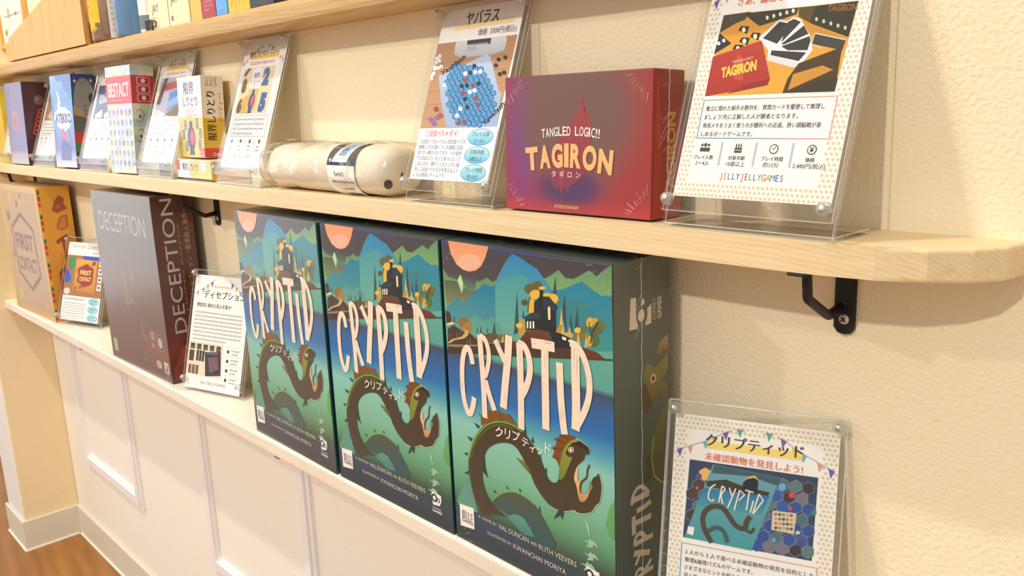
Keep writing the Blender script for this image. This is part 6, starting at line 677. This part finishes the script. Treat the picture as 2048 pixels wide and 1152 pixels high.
for k, (a_, b_) in enumerate((('プレイ人数', '2〜3人'), ('対象年齢', '8歳以上'), ('プレイ時間', '約15分'))):
    y_ = .0368 - k * .0146; i.oval('2f6f9c', .0805, y_, .0152, .0070, 12, 28); i.poly('bfe8ee>5fbfe0', [(.0805 + .0147 * math.cos(q * math.pi / 14), y_ + .0066 * math.sin(q * math.pi / 14)) for q in range(28)], 13)
    i.text(a_, .0805, y_ + .0008, .0043, '2c4458', 14, align='c', res=2); i.text(b_, .0805, y_ - .0048, .0043, '2c4458', 14, align='c', res=2)
holder('clear slanted sign with a blue hexagon board, left of the maroon box', (.0014, -.0590, ZT), -.1, 19.2, i, u0=.0048)
# number and bomb sign
def ph_bomb(i):
    i.rect('e6d2a4', .0093, .0632, .088, .1165, 1); i.poly('d8a83c', [(.0093, .07), (.03, .085), (.044, .082), (.04, .0632), (.0093, .0632)], 2)
    i.rect('f0eef2', .034, .092, .058, .1155, 3); i.text('限界', .040, .1045, .007, '2c3f78', 4, bold=.05); i.text('しりとり', .036, .0965, .006, '2c3f78', 4, width=.02, bold=.05); i.text('パーティー', .039, .0925, .0035, 'd83a68', 4, width=.014)
    i.rect('d0b870', .034, .066, .058, .092, 3); bomb(i, .046, .077, .62, 4); i.text('2', .062, .0965, .024, '3558a0', 3, bold=.09, sx=1.1); i.text('5', .066, .0665, .026, '3558a0', 3, bold=.09, sx=1.1); i.text('6', .0105, .0655, .020, '5a4424', 3, bold=.09)
    i.text('8', .012, .089, .020, '6a4a2c', 3, bold=.09); i.poly('4a3a30', [(.011, .11), (.02, .1165), (.027, .1165), (.016, .106)], 3)
def small_icons(i, y=30):
    for k in range(4):
        x = 17 + k * 23.5
        if k: i.rrect('b8b8d4', (x - 12.2) * mm, (y - 10) * mm, (x - 11.4) * mm, (y + 4.5) * mm, .0004, 2)
        i.oval('4a4a58', x * mm, (y + 1) * mm, .0026, .0026, 2, 10); i.lines('5a5864', (x - 5) * mm, (y - 5) * mm, .011, 2, .0042, .0028, 2, k + 3, 1)
def far_sign(title, photo, seed, tw=None):
    i = Ink(AW, AH); dots(i, 'e9e2d0'); bunting(i)
    if title: i.rect('f0cf68', .020, .1265, .088, .1320, 3); i.text(title, .0525, .1285, .0088, '3a3636', 4, align='c', bold=.04, width=tw)
    i.lines('d8755a', .022, .1215, .064, 1, .005, .0042, 4, seed, 1); photo(i); frame_box(i, 9, 36.5, 96.5, 61); i.lines('77757c', .0125, .056, .080, 4, .0054, .0032, 2, seed); small_icons(i)
    i.text('JELLYJELLYGAMES', .0525, .0118, .0054, '8a8898', 2, align='c', width=.042); return i
holder('clear slanted sign with blue numbers and a bomb, left of the plastic pouch', (-.3640, -.0590, ZT), -2.1, 19.2, far_sign('限界しりとりパーティー!', ph_bomb, 11, .07))
def ph_cards(i):
    i.rect('b8bccc', .0093, .0632, .088, .1165, 1); i.poly('c84a40', [(.03, .098), (.088, .104), (.088, .114), (.028, .108)], 3); i.poly('6f9ad8', [(.05, .07), (.088, .08), (.088, .1), (.045, .097)], 2)
    for k in range(5): i.rect('9fc0ea', .05 + k * .0075, .074 + k * .002, .0555 + k * .0075, .084 + k * .002, 3); i.rect('5a80c8', .05 + k * .0075, .087 + k * .0015, .0555 + k * .0075, .095 + k * .0015, 3)
    i.poly('5a5a58', [(.0093, .08), (.02, .1165), (.032, .1165), (.022, .08)], 2); i.poly('8a7a68', [(.04, .0632), (.088, .082), (.088, .0632)], 2)
holder('clear slanted sign right of the pastel box, photo of blue cards', (-.6060, -.0590, ZT), 0, 19.2, far_sign('ベストアクト', ph_cards, 12))
def ph_tiles(i):
    i.rect('3d4a7c', .0093, .0632, .096, .1165, 1)
    for q, c in (([(.02, .1), (.05, .106), (.054, .09), (.022, .086)], '8fb0c8'), ([(.05, .07), (.075, .078), (.08, .066), (.056, .0632)], 'e8d8c0'), ([(.015, .07), (.04, .078), (.045, .066), (.018, .0634)], 'e8e4dc'), ([(.06, .09), (.088, .098), (.09, .084)], 'c8a86a')): i.poly(c, q, 2)
    i.oval('c8503c', .03, .095, .004, .004, 3)
holder('clear slanted sign between the night-sky box and the pastel box', (-.8520, -.0590, ZT), 2.5, 19.2, far_sign(None, ph_tiles, 13))
def ph_warm(i):
    i.rect('a88870', .0093, .0632, .096, .1165, 1); i.poly('d8c0a0', [(.02, .07), (.06, .1), (.09, .085), (.05, .064)], 2); i.poly('7a3a3c', [(.04, .11), (.08, .116), (.085, .1), (.05, .095)], 2)
holder('clear slanted sign between the violet box and the night-sky box', (-1.1077, -.0590, ZT), 1.7, 19.2, far_sign(None, ph_warm, 14), h=.150)
i = Ink(.058, .112); i.rect('f3f1ee', 0, 0, .058, .112, 0); i.lines('6a88c0', .006, .06, .046, 5, .006, .0035, 1, 21); small = i
holder('small clear slanted sign left of the violet box, bluish card', (-1.3120, -.0600, ZT), 0, 17, small, w=.064, h=.135, u0=.003)
# lower shelf signs
i = jelly('クリプティッド', '未確認動物を発見しよう!', lambda q: q.art(ARTC, 1e-4, base=1, clip=(.0093, .0640, .0935, .1182)), ('2 人から 5 人で遊べる未確認動物の発見を目的とした、', '推理&論理パズルのゲームです。', 'さまざまなヒントを組み合わせて、', '早く見つけた'), (), 5.6)
holder('clear slanted sign with bunting and hexagon map, on the lowest shelf right', (.2822, -.0745, 0), 20.7, 12.4, i, h=.167, v0=.0096)
i = Ink(AW, .153); i.rect('f6f4f2', 0, 0, AW, .153, 0)
for sx in (1, -1):
    f = lambda x, y: ((52.5 + sx * (52.5 - x)) * mm, (y + 5) * mm)
    i.stroke('8a80a8', .0004, [f(1, 122), f(20, 131), f(40, 144)], 2)
    for x, y, c in ((7, 125, 'd89a94'), (17, 130, '6fb0c0'), (25, 135, 'c8b050'), (33, 139, '7a5aa8')): i.poly(c, [f(x - 2.6, y - .6), f(x + 2.6, y + 1.4), f(x + .8, y - 7)], 2)
i.lines('d86a5a', .038, .1385, .036, 1, .005, .0036, 2, 31, 1); i.text('ディセプション', .020, .1235, .0115, '2c2a2c', 3, bold=.03, width=.078); i.text('捜査官に紛れた犯人を探せ!', .008, .1105, .0062, '3a3638', 3, bold=.03, width=.066)
i.lines('6a666a', .006, .1025, .092, 8, .0052, .0029, 2, 32)
i.rect('e8dcc0', .0015, .0175, .067, .0625, 1)
for k in range(5): i.rect('4a4238', .004 + k * .0125, .0525, .0125 + k * .0125, .0600, 2); i.rect('6a5a4a', .005 + k * .0125, .054, .0115 + k * .0125, .0565, 3)
for k in range(3): i.rect('3f3834', .017 + k * .0055, .037, .0215 + k * .0055, .0515, 2); i.rect('7a5a48', .004 + k * .007, .019, .0095 + k * .007, .031, 2)
i.rrect('4a463c', .003, .036, .0125, .0505, .001, 2); i.poly('3a3440', [(.033, .050), (.063, .053), (.067, .022), (.038, .018)], 4); i.poly('7a5a64', [(.04, .043), (.058, .046), (.062, .03), (.046, .023)], 5); i.text('DECEPTION', .0365, .0475, .0036, 'a8a0a8', 5, width=.022, rot=3)
for k in range(4):
    y_ = .057 - k * .0125; i.rect('a8a4a8', .072, y_ + .0042, .101, y_ + .0045, 1); i.oval('4a4648', .0765, y_ - .002, .0024, .0024, 2, 10); i.lines('4a4648', .083, y_ - .0005, .016, 2, .0045, .0028, 2, 40 + k, .8)
i.text('JELLYJELLYGAMES', .054, .0075, .0056, '8a6a78', 2, align='c', width=.048)
holder('clear slanted sign with bunting, leaning between the brown box and serpent box', (-.5141, -.0685, 0), 16.4, 15.6, i, v0=.0040, u0=.0025, h=.1640)
i = Ink(.107, .142); i.rect('f7f5f3', 0, 0, .107, .142, 0)
i.text('ファーストコンタクト', .012, .131, .0075, '3a3a44', 2, width=.08); i.lines('5a5a64', .072, .1235, .028, 1, .004, .0036, 2, 93, 1); i.poly('b07850', [(0, .118), (.107, .118), (.107, .0445), (0, .0445)], 1)
i.oval('4a9a64', .016, .104, .010, .013, 2); i.poly('2f6ad0', [(0, .094), (.012, .086), (.02, .072), (.004, .066), (0, .07)], 2); i.poly('3a5ac8', [(.045, .118), (.09, .118), (.088, .111), (.047, .112)], 2)
i.poly('e0b050>c88a38', [(.028, .112), (.086, .110), (.088, .052), (.026, .054)], 3)
for q in range(16): i.oval(('a8604a', '8a4a4a', 'c07a40')[q % 3], .033 + (q * .0137) % .05, .058 + (q * .0211) % .05, .004, .004, 4, 8)
hx = [(.058, .104), (.079, .096), (.079, .070), (.058, .061), (.037, .071), (.037, .096)]; i.poly('9c3c34', hx, 5); i.text('FIRST', .042, .084, .011, 'f0c878', 6, width=.032, bold=.05); i.text('CONTACT', .041, .073, .010, 'f0c878', 6, width=.034, bold=.05)
for q in range(4): i.rect('f0ece6', .093, .058 + q * .014, .104, .069 + q * .014, 3); i.oval('4a6ab0', .0985, .0635 + q * .014, .003, .003, 4, 8)
i.oval('e8d8cc', .010, .052, .009, .006, 2)
i.lines('5a564a', .006, .0385, .058, 1, .005, .0042, 2, 51, 1); i.lines('8a8a90', .004, .031, .066, 7, .0046, .0028, 2, 52)
for k in range(3): i.oval('4fa0c0', .089, .037 - k * .0145, .0150, .0066, 2, 20); i.oval('9fd8e6', .089, .037 - k * .0145, .0144, .0061, 3, 20); i.lines('3a5a6a', .080, .0385 - k * .0145, .018, 2, .0045, .0028, 4, 60 + k, .7)
holder('clear slanted sign between the orange box and the grey-brown box', (-1.0695, -.0675, 0), 17.3, 16.5, i, w=.122, h=.160, v0=.0090, u0=.0055)
# ------------------------------------------------------------------ cloth pouch in cellophane
t = thing('cloth_pouch', 'cream cloth game pouch in clear cellophane lying on the middle shelf', 'pouch', (-.262, -.0330, ZT), 0, 0)
def roll(x0, x1, ry, rz, endr, n=34, m=28, wr=.0, seed=1):
    rnd = random.Random(seed); ph = [rnd.uniform(0, 6.28) for _ in range(8)]; V = []; F = []
    for a in range(n + 1):
        s_ = a / n; x = x0 + (x1 - x0) * s_; e = min(1, math.sqrt(max(0, 1 - ((max(0, endr - (x - x0))) / endr) ** 2))) if x - x0 < endr else 1
        g = x1 - x
        if g < endr * .8: e = min(e, .55 + .45 * math.sqrt(max(0, 1 - ((endr * .8 - g) / (endr * .8)) ** 2)))
        e = max(e, .03)
        for k in range(m):
            th = 2 * math.pi * k / m; cy, cz = math.cos(th), math.sin(th); q = (abs(cy) ** 2.4 + abs(cz) ** 2.4) ** (-1 / 2.4)
            w_ = 1 + wr * (math.sin(3 * th + ph[0] + s_ * 9) + .7 * math.sin(5 * th + ph[1] - s_ * 17) + .6 * math.sin(s_ * 40 + ph[2] + 2 * th))
            V.append((x, cy * q * ry * e * w_, rz + cz * q * rz * e * (w_ if cz > -.3 else 1)))
    for a in range(n):
        for k in range(m): F.append((a * m + k, a * m + (k + 1) % m, (a + 1) * m + (k + 1) % m, (a + 1) * m + k))
    F.append(tuple(range(m))[::-1]); F.append(tuple(n * m + k for k in range(m))); return V, F
PL, PR_, PZ = .236, .0275, .0235
V, F = roll(.012, PL, PR_, PZ, .03, wr=.012, seed=3); me = bpy.data.meshes.new('pouch_body'); me.from_pydata(V, [], F); me.update(); po = finish('pouch_body', me, ['cotton'], t, True)
V, F = roll(-.004, PL + .012, PR_ + .0022, PZ + .0013, .026, 46, 40, wr=.026, seed=7); me = bpy.data.meshes.new('cellophane_wrap'); me.from_pydata([(a, b_, max(c, .0002)) for a, b_, c in V], [], F); me.update(); tag(finish('cellophane_wrap', me, ['cellophane'], t, True), 'clear crinkled cellophane', None)
b = MB()
rnd = random.Random(11)
for k in range(26):                                                # gathered film at the ends
    th = rnd.uniform(.2, 3.6); x0 = rnd.uniform(-.002, .012); L_ = rnd.uniform(.012, .04)
    p = [(x0 + L_ * q / 5, -math.cos(th + q * .03) * (PR_ + .0042) * (.55 + .45 * min(1, (x0 + .004 + L_ * q / 5) / .03)), PZ + math.sin(th + q * .03) * (PZ + .0035) * (.55 + .45 * min(1, (x0 + .004 + L_ * q / 5) / .03))) for q in range(6)]
    b.tube(p, rnd.uniform(.0002, .00045), 5)
tag(b.build('cellophane_gather', 'wrap_crease', t, True), 'bunched end of the cellophane', None)
lab = Ink(.05, .09)
def around(u, v, l):                                               # paper band round the roll: u along, v upward over the front
    # v = 0 at the bottom front, growing over the top
    th = R(-100) + v / .09 * R(215); cy, cz = math.cos(th), math.sin(th); q = (abs(cy) ** 2.4 + abs(cz) ** 2.4) ** (-1 / 2.4)
    r = 1.05 + l * .004
    return (.150 + u, -math.cos(th) * q * PR_ * r, PZ + cz * q * PZ * r)
def strips(ink, col, u0, u1, v0, v1, l, n=18):
    for k in range(n): ink.rect(col, u0, v0 + (v1 - v0) * k / n, u1, v0 + (v1 - v0) * (k + 1) / n, l)
strips(lab, 'f4f3f0', 0, .046, .004, .047, 0, 24); strips(lab, '23284a', 0, .046, .047, .054, 0, 6); strips(lab, '3a2c2c', 0, .046, .054, .088, 0, 20); strips(lab, '7a4a34', .032, .046, .070, .088, 1, 10)
for k in range(14):
    v0_ = .050 + k * .0024; lab.poly('dfe6f0', [(.008 + k * .0012, v0_), (.034 + k * .0008, v0_), (.0348 + k * .0008, v0_ + .0024), (.0092 + k * .0012, v0_ + .0024)], 2)
for k in range(7): lab.poly('6fa8dc', [(.017 + k * .0012, .056 + k * .0028), (.029 + k * .0012, .056 + k * .0028), (.0302 + k * .0012, .0588 + k * .0028), (.0182 + k * .0012, .0588 + k * .0028)], 3)
for k in range(8): lab.oval(('b04a5a', '2c4a8a', 'e8eef6')[k % 3], .020 + (k * .0047) % .012, .060 + k * .002, .0013, .0013, 4, 8)
lab.text('★', .003, .0495, .006, 'f4f3f0', 3); lab.text('Yavalath', .011, .0375, .0065, '4a463c', 2, sx=.8); lab.text('www.nestorgames.com', .007, .0315, .0038, '3a3836', 2, width=.036); lab.text('ng04-0003A', .020, .0245, .0038, '3a3836', 2, width=.018)
for k in range(16): strips(lab, '3a3632', .018 + k * .0015, .0186 + k * .0015 + (k % 3) * .0002, .011, .020, 2, 6)
# smooth long vertical inks: rebuild as they are, they follow the curve through their own corners
lv = [around(*q) for q in lab.v]; me = bpy.data.meshes.new('paper_band'); me.from_pydata(lv, [], lab.f)
at = me.color_attributes.new('Col', 'FLOAT_COLOR', 'CORNER'); at.data.foreach_set('color', [x for c in lab.c for q in c for x in q]); me.update()
tag(finish('paper_band', me, ['sticker'], t), 'white and dark printed paper band', None)
b = MB()
for y_, z_ in ((-.0195, .013), (-.0075, .021)): b.lathe([(.0042, 0), (.0042, .0005), (0, .0006)], (PL - .001, y_, z_), (1, -.2, .1), 16)
tag(b.build('playing_disc', 'dark', t), 'black disc seen through the film', None)
# ------------------------------------------------------------------ things on the top shelf
def bottle(label, x, y, r, h, mat, cap_r=.4, sleeve=None, base=None):
    t = thing('bottle', label, 'bottle', (x, y, UT), 0, 0, 'bottles on the top shelf')
    b = MB(); b.lathe([(r * .92, 0.0003), (r, .004), (r, h * .62), (r * .94, h * .7), (r * .6, h * .82), (r * cap_r, h * .88), (r * cap_r, h * .94)], (0, 0, 0), (0, 0, 1), 28); bb = b.build('bottle_body', mat, t)
    b = MB(); b.lathe([(r * cap_r * 1.15, h * .94), (r * cap_r * 1.15, h), (r * .1, h * 1.001)], (0, 0, 0), (0, 0, 1), 20); b.build('cap', 'white_paint_and_daylight', bb)
    if base:
        b = MB(); b.lathe([(r * .95, .0008), (r * .985, .004), (r * .985, .011), (r * .9, .0112)], (0, 0, 0), (0, 0, 1), 26); b.build('liquid', base, t)
    if sleeve: sleeve(t, r, h)
    return t
pbr('amber', '9a4a1c', .3); pbr('yellow_label', 'f2b82a', .5); pbr('grey_label', 'b8aca4', .5); pbr('white_label', 'ecebea', .5); pbr('gold', '9a7a34', .4)
def curved_label(t, r, z0, z1, a0, a1, ink_ops, w, h, name='label'):
    i = Ink(w, h); ink_ops(i)
    n = 12; V = []; Fc = []; Cl = []
    def f(u, v, l): a = R(a0 + (a1 - a0) * u / w); return ((r + .0005 + l * DZ) * math.cos(a), (r + .0005 + l * DZ) * math.sin(a), z0 + (z1 - z0) * v / h)
    me = bpy.data.meshes.new(name); me.from_pydata([f(*q) for q in i.v], [], i.f); at = me.color_attributes.new('Col', 'FLOAT_COLOR', 'CORNER'); at.data.foreach_set('color', [x for c in i.c for q in c for x in q]); me.update()
    return finish(name, me, ['sticker'], t)
def yl(i):
    for k in range(14): i.rect('f2b82a', .04 * k / 14, .012 if 3 < k < 10 else .018, .04 * (k + 1) / 14, .09, 0)
    for k in range(5): i.poly('f2b82a', [(.008 + k * .005, .012), (.013 + k * .005, .012), (.0115 + k * .004, .006), (.0105 + k * .004, .006)], 0)
    i.lines('7a5a10', .008, .07, .022, 4, .010, .006, 2, 71); i.rect('6a4a14', .012, .026, .024, .036, 2); i.lines('f2b82a', .0125, .032, .011, 2, .005, .003, 3, 72)
bottle('clear bottle with a yellow label and amber base, right of the crate', -.7435, -.0225, .0240, .15, 'pet_plastic', .4, lambda t, r, h: curved_label(t, r, .008, .10, 246, 316, yl, .04, .09), 'amber')
def gl(i):
    for k in range(10): i.rect('b8aca4', .03 * k / 10, 0, .03 * (k + 1) / 10, .052, 0); i.rect('efeeec', .03 * k / 10, .052, .03 * (k + 1) / 10, .09, 0)
    i.oval('9a7a34', .015, .054, .004, .004, 2); i.lines('8a7f78', .006, .044, .018, 6, .007, .004, 2, 73)
bottle('slim bottle with a silver-grey label beside the amber-based bottle', -.6945, -.022, .0150, .15, 'pet_plastic', .45, lambda t, r, h: curved_label(t, r, .003, .10, 262, 410, gl, .03, .09))
bottle('pale blue plastic bottle, middle of the top shelf row', -.6430, -.0235, .0245, .15, 'blue_plastic', .4)
def wl_(i):
    for k in range(8): i.rect('f0efee', .03 * k / 8, .022, .03 * (k + 1) / 8, .09, 0); i.rect('6f7f84', .03 * k / 8, .004, .03 * (k + 1) / 8, .022, 0)
    i.stroke('b0a8a8', .002, [(.006, .05), (.014, .036), (.024, .052)], 2)
bottle('white narrow bottle with a grey base beside the fruit cartons', -.5905, -.0200, .0145, .14, 'white_label', .5, lambda t, r, h: curved_label(t, r, .002, .09, 262, 410, wl_, .03, .09))
b = MB(); b.tube([(-.548, -.0430, UT + .0105), (-.522, -.0430, UT + .0105), (-.5195, -.0430, UT + .0085), (-.5195, -.0430, UT + .0055), (-.522, -.0430, UT + .0035), (-.548, -.0430, UT + .0035)], .0008, 8); b.box((-.5535, -.0434, UT), (-.5355, -.0420, UT + .014), .0003, 1)
tag(b.build('card_clip', ['black_iron', 'white_label']), 'small wire card clip standing before the fruit cartons', 'clip')
def juice(label, x, w, ops, side='e8d4a0', h=.13, d=.034, y=-.040, base='f0dcb4', group='cartons on the top shelf', name='carton'):
    i = Ink(w, h); i.rect(base, .0004, .0004, w - .0004, h - .0004, 0); ops(i, w, h)
    return carton(name, label, 'carton', (x, y, UT), w, d, h, 0, 0, lambda n, c: side, i, None, None, 'print_satin', group, lid='carton_body')
def berries(i, w, h):
    for k, (x_, y_) in enumerate(((.020, .058), (.027, .061), (.033, .056), (.039, .059), (.030, .050), (.037, .052), (.044, .051), (.041, .045), (.047, .044), (.046, .038), (.024, .053))): i.oval(('2c2a3c', '3c3850', '4a4660')[k % 3], x_, y_, .0036, .0038, 2 + k % 3, 12)
    i.poly('5a7a3a', [(.014, .06), (.03, .064), (.024, .056)], 2); i.text('JAY', .012, .021, .0135, '4a3c34', 2, width=.021, bold=.01); i.lines('b89a6a', .008, .014, .02, 2, .004, .0028, 2, 81)
def tomato(i, w, h):
    i.text('JAY', .008, .026, .0135, '4a3c34', 2, width=.021, bold=.01); i.oval('d8482c', .043, .046, .0085, .0085, 2); i.stroke('4a7a34', .0012, [(.043, .052), (.048, .060)], 3); i.rect('a8483c', .006, .006, .012, .012, 2)
juice('cream carton with dark berries, JAY lettering', -.5465, .0620, berries)
juice('cream carton with a red fruit beside the berry carton', -.4830, .0600, tomato, 'dcb84a')
juice('plain mustard-yellow carton right of the red-fruit carton', -.4215, .0310, lambda i, w, h: i.rect('d8a83c', .0005, .0005, .004, h - .001, 1), 'd2aa40', base='d9b552')
def redbox(i, w, h): i.oval('e8b0b4', .017, .034, .005, .008, 2); i.oval('a8243c', .017, .035, .003, .005, 3); i.lines('e0a0a8', .006, .018, .022, 3, .0045, .003, 2, 83)
juice('dark red carton between the yellow and blue ones', -.3895, .0350, redbox, '9a1f34', base='a8243c')
juice('light blue carton right of the dark red one', -.3535, .0280, lambda i, w, h: i.rect('4f9ae0', .0005, .0005, w - .0005, .006, 1), '4a96dc', base='58a4e8')
def amb(i, w, h):
    for k in range(4): i.stroke('a87a10', .0009, [(.006 + k * .01, .006), (.018 + k * .008, .02), (.008 + k * .009, .034)], 2)
juice('golden-yellow carton with thin line drawing', -.3235, .0500, amb, 'e0a81c', base='f0b826')
juice('dark navy carton at the right of the top row', -.2720, .05, lambda i, w, h: i.rect('3a2c2c', .02, .0005, .034, h - .001, 1), '14202e', base='16243a')
# wooden display crate on the left of the top shelf
t = thing('display_crate', 'honey-coloured wooden crate with a sloping side on the top shelf', 'crate', (0, 0, UT))
def slope_board(x0, x1, y0, y1, z0, za, zb, name, mat='crate_wood'):
    b = MB(); v = [b.bm.verts.new(c) for c in ((x0, y0, z0), (x1, y0, z0), (x1, y1, z0), (x0, y1, z0), (x0, y0, za), (x1, y0, zb), (x1, y1, zb), (x0, y1, za))]
    for q in ((0, 3, 2, 1), (4, 5, 6, 7), (0, 1, 5, 4), (1, 2, 6, 5), (2, 3, 7, 6), (3, 0, 4, 7)): b.bm.faces.new([v[k] for k in q])
    return b.build(name, mat, t)
slope_board(-1.180, -.775, -.0475, -.0400, .0002, .0385, .115, 'front_board')
slope_board(-1.215, -1.1805, -.0450, -.0375, .0002, .030, .036, 'corner_post')
slope_board(-1.180, -.800, -.0100, -.0020, .0002, .0440, .130, 'back_board')
# poster on the wall above
i = Ink(.17, .12); i.rect('f0ece8', .004, .004, .166, .116, 0)
for k in range(12): i.oval(('c8b8a0', 'd8a8a0', 'a8b098', 'c0c0b8')[k % 4], .02 + (k * .043) % .13, .02 + (k * .031) % .09, .006 + (k % 3) * .003, .005, 1, 10)
i.rect('8a7a58', .03, .05, .14, .0515, 2); i.oval('8a6a3c', .11, .051, .005, .004, 3); i.oval('c84a4a', .03, .022, .006, .006, 2)
t = thing('poster', 'pale framed floral print on the wall above the crate', 'poster', (-1.385, -.004, .515)); b = MB(); b.box((0, 0, 0), (.17, .0038, .12), .0005)
join_print('print_panel', ['print_satin'], t, b, [(i, lambda u, v, l: (u, -l * DZ - 4e-5, v))], lambda n, c: 'c8b8a0')
b = MB()
for a, c in (((-.008, -.006, -.008), (.178, .0035, 0)), ((-.008, -.006, .12), (.178, .0035, .128)), ((-.008, -.006, 0), (0, .0035, .12)), ((.17, -.006, 0), (.178, .0035, .12))): b.box(a, c, .001)
b.build('frame', 'crate_wood', t)
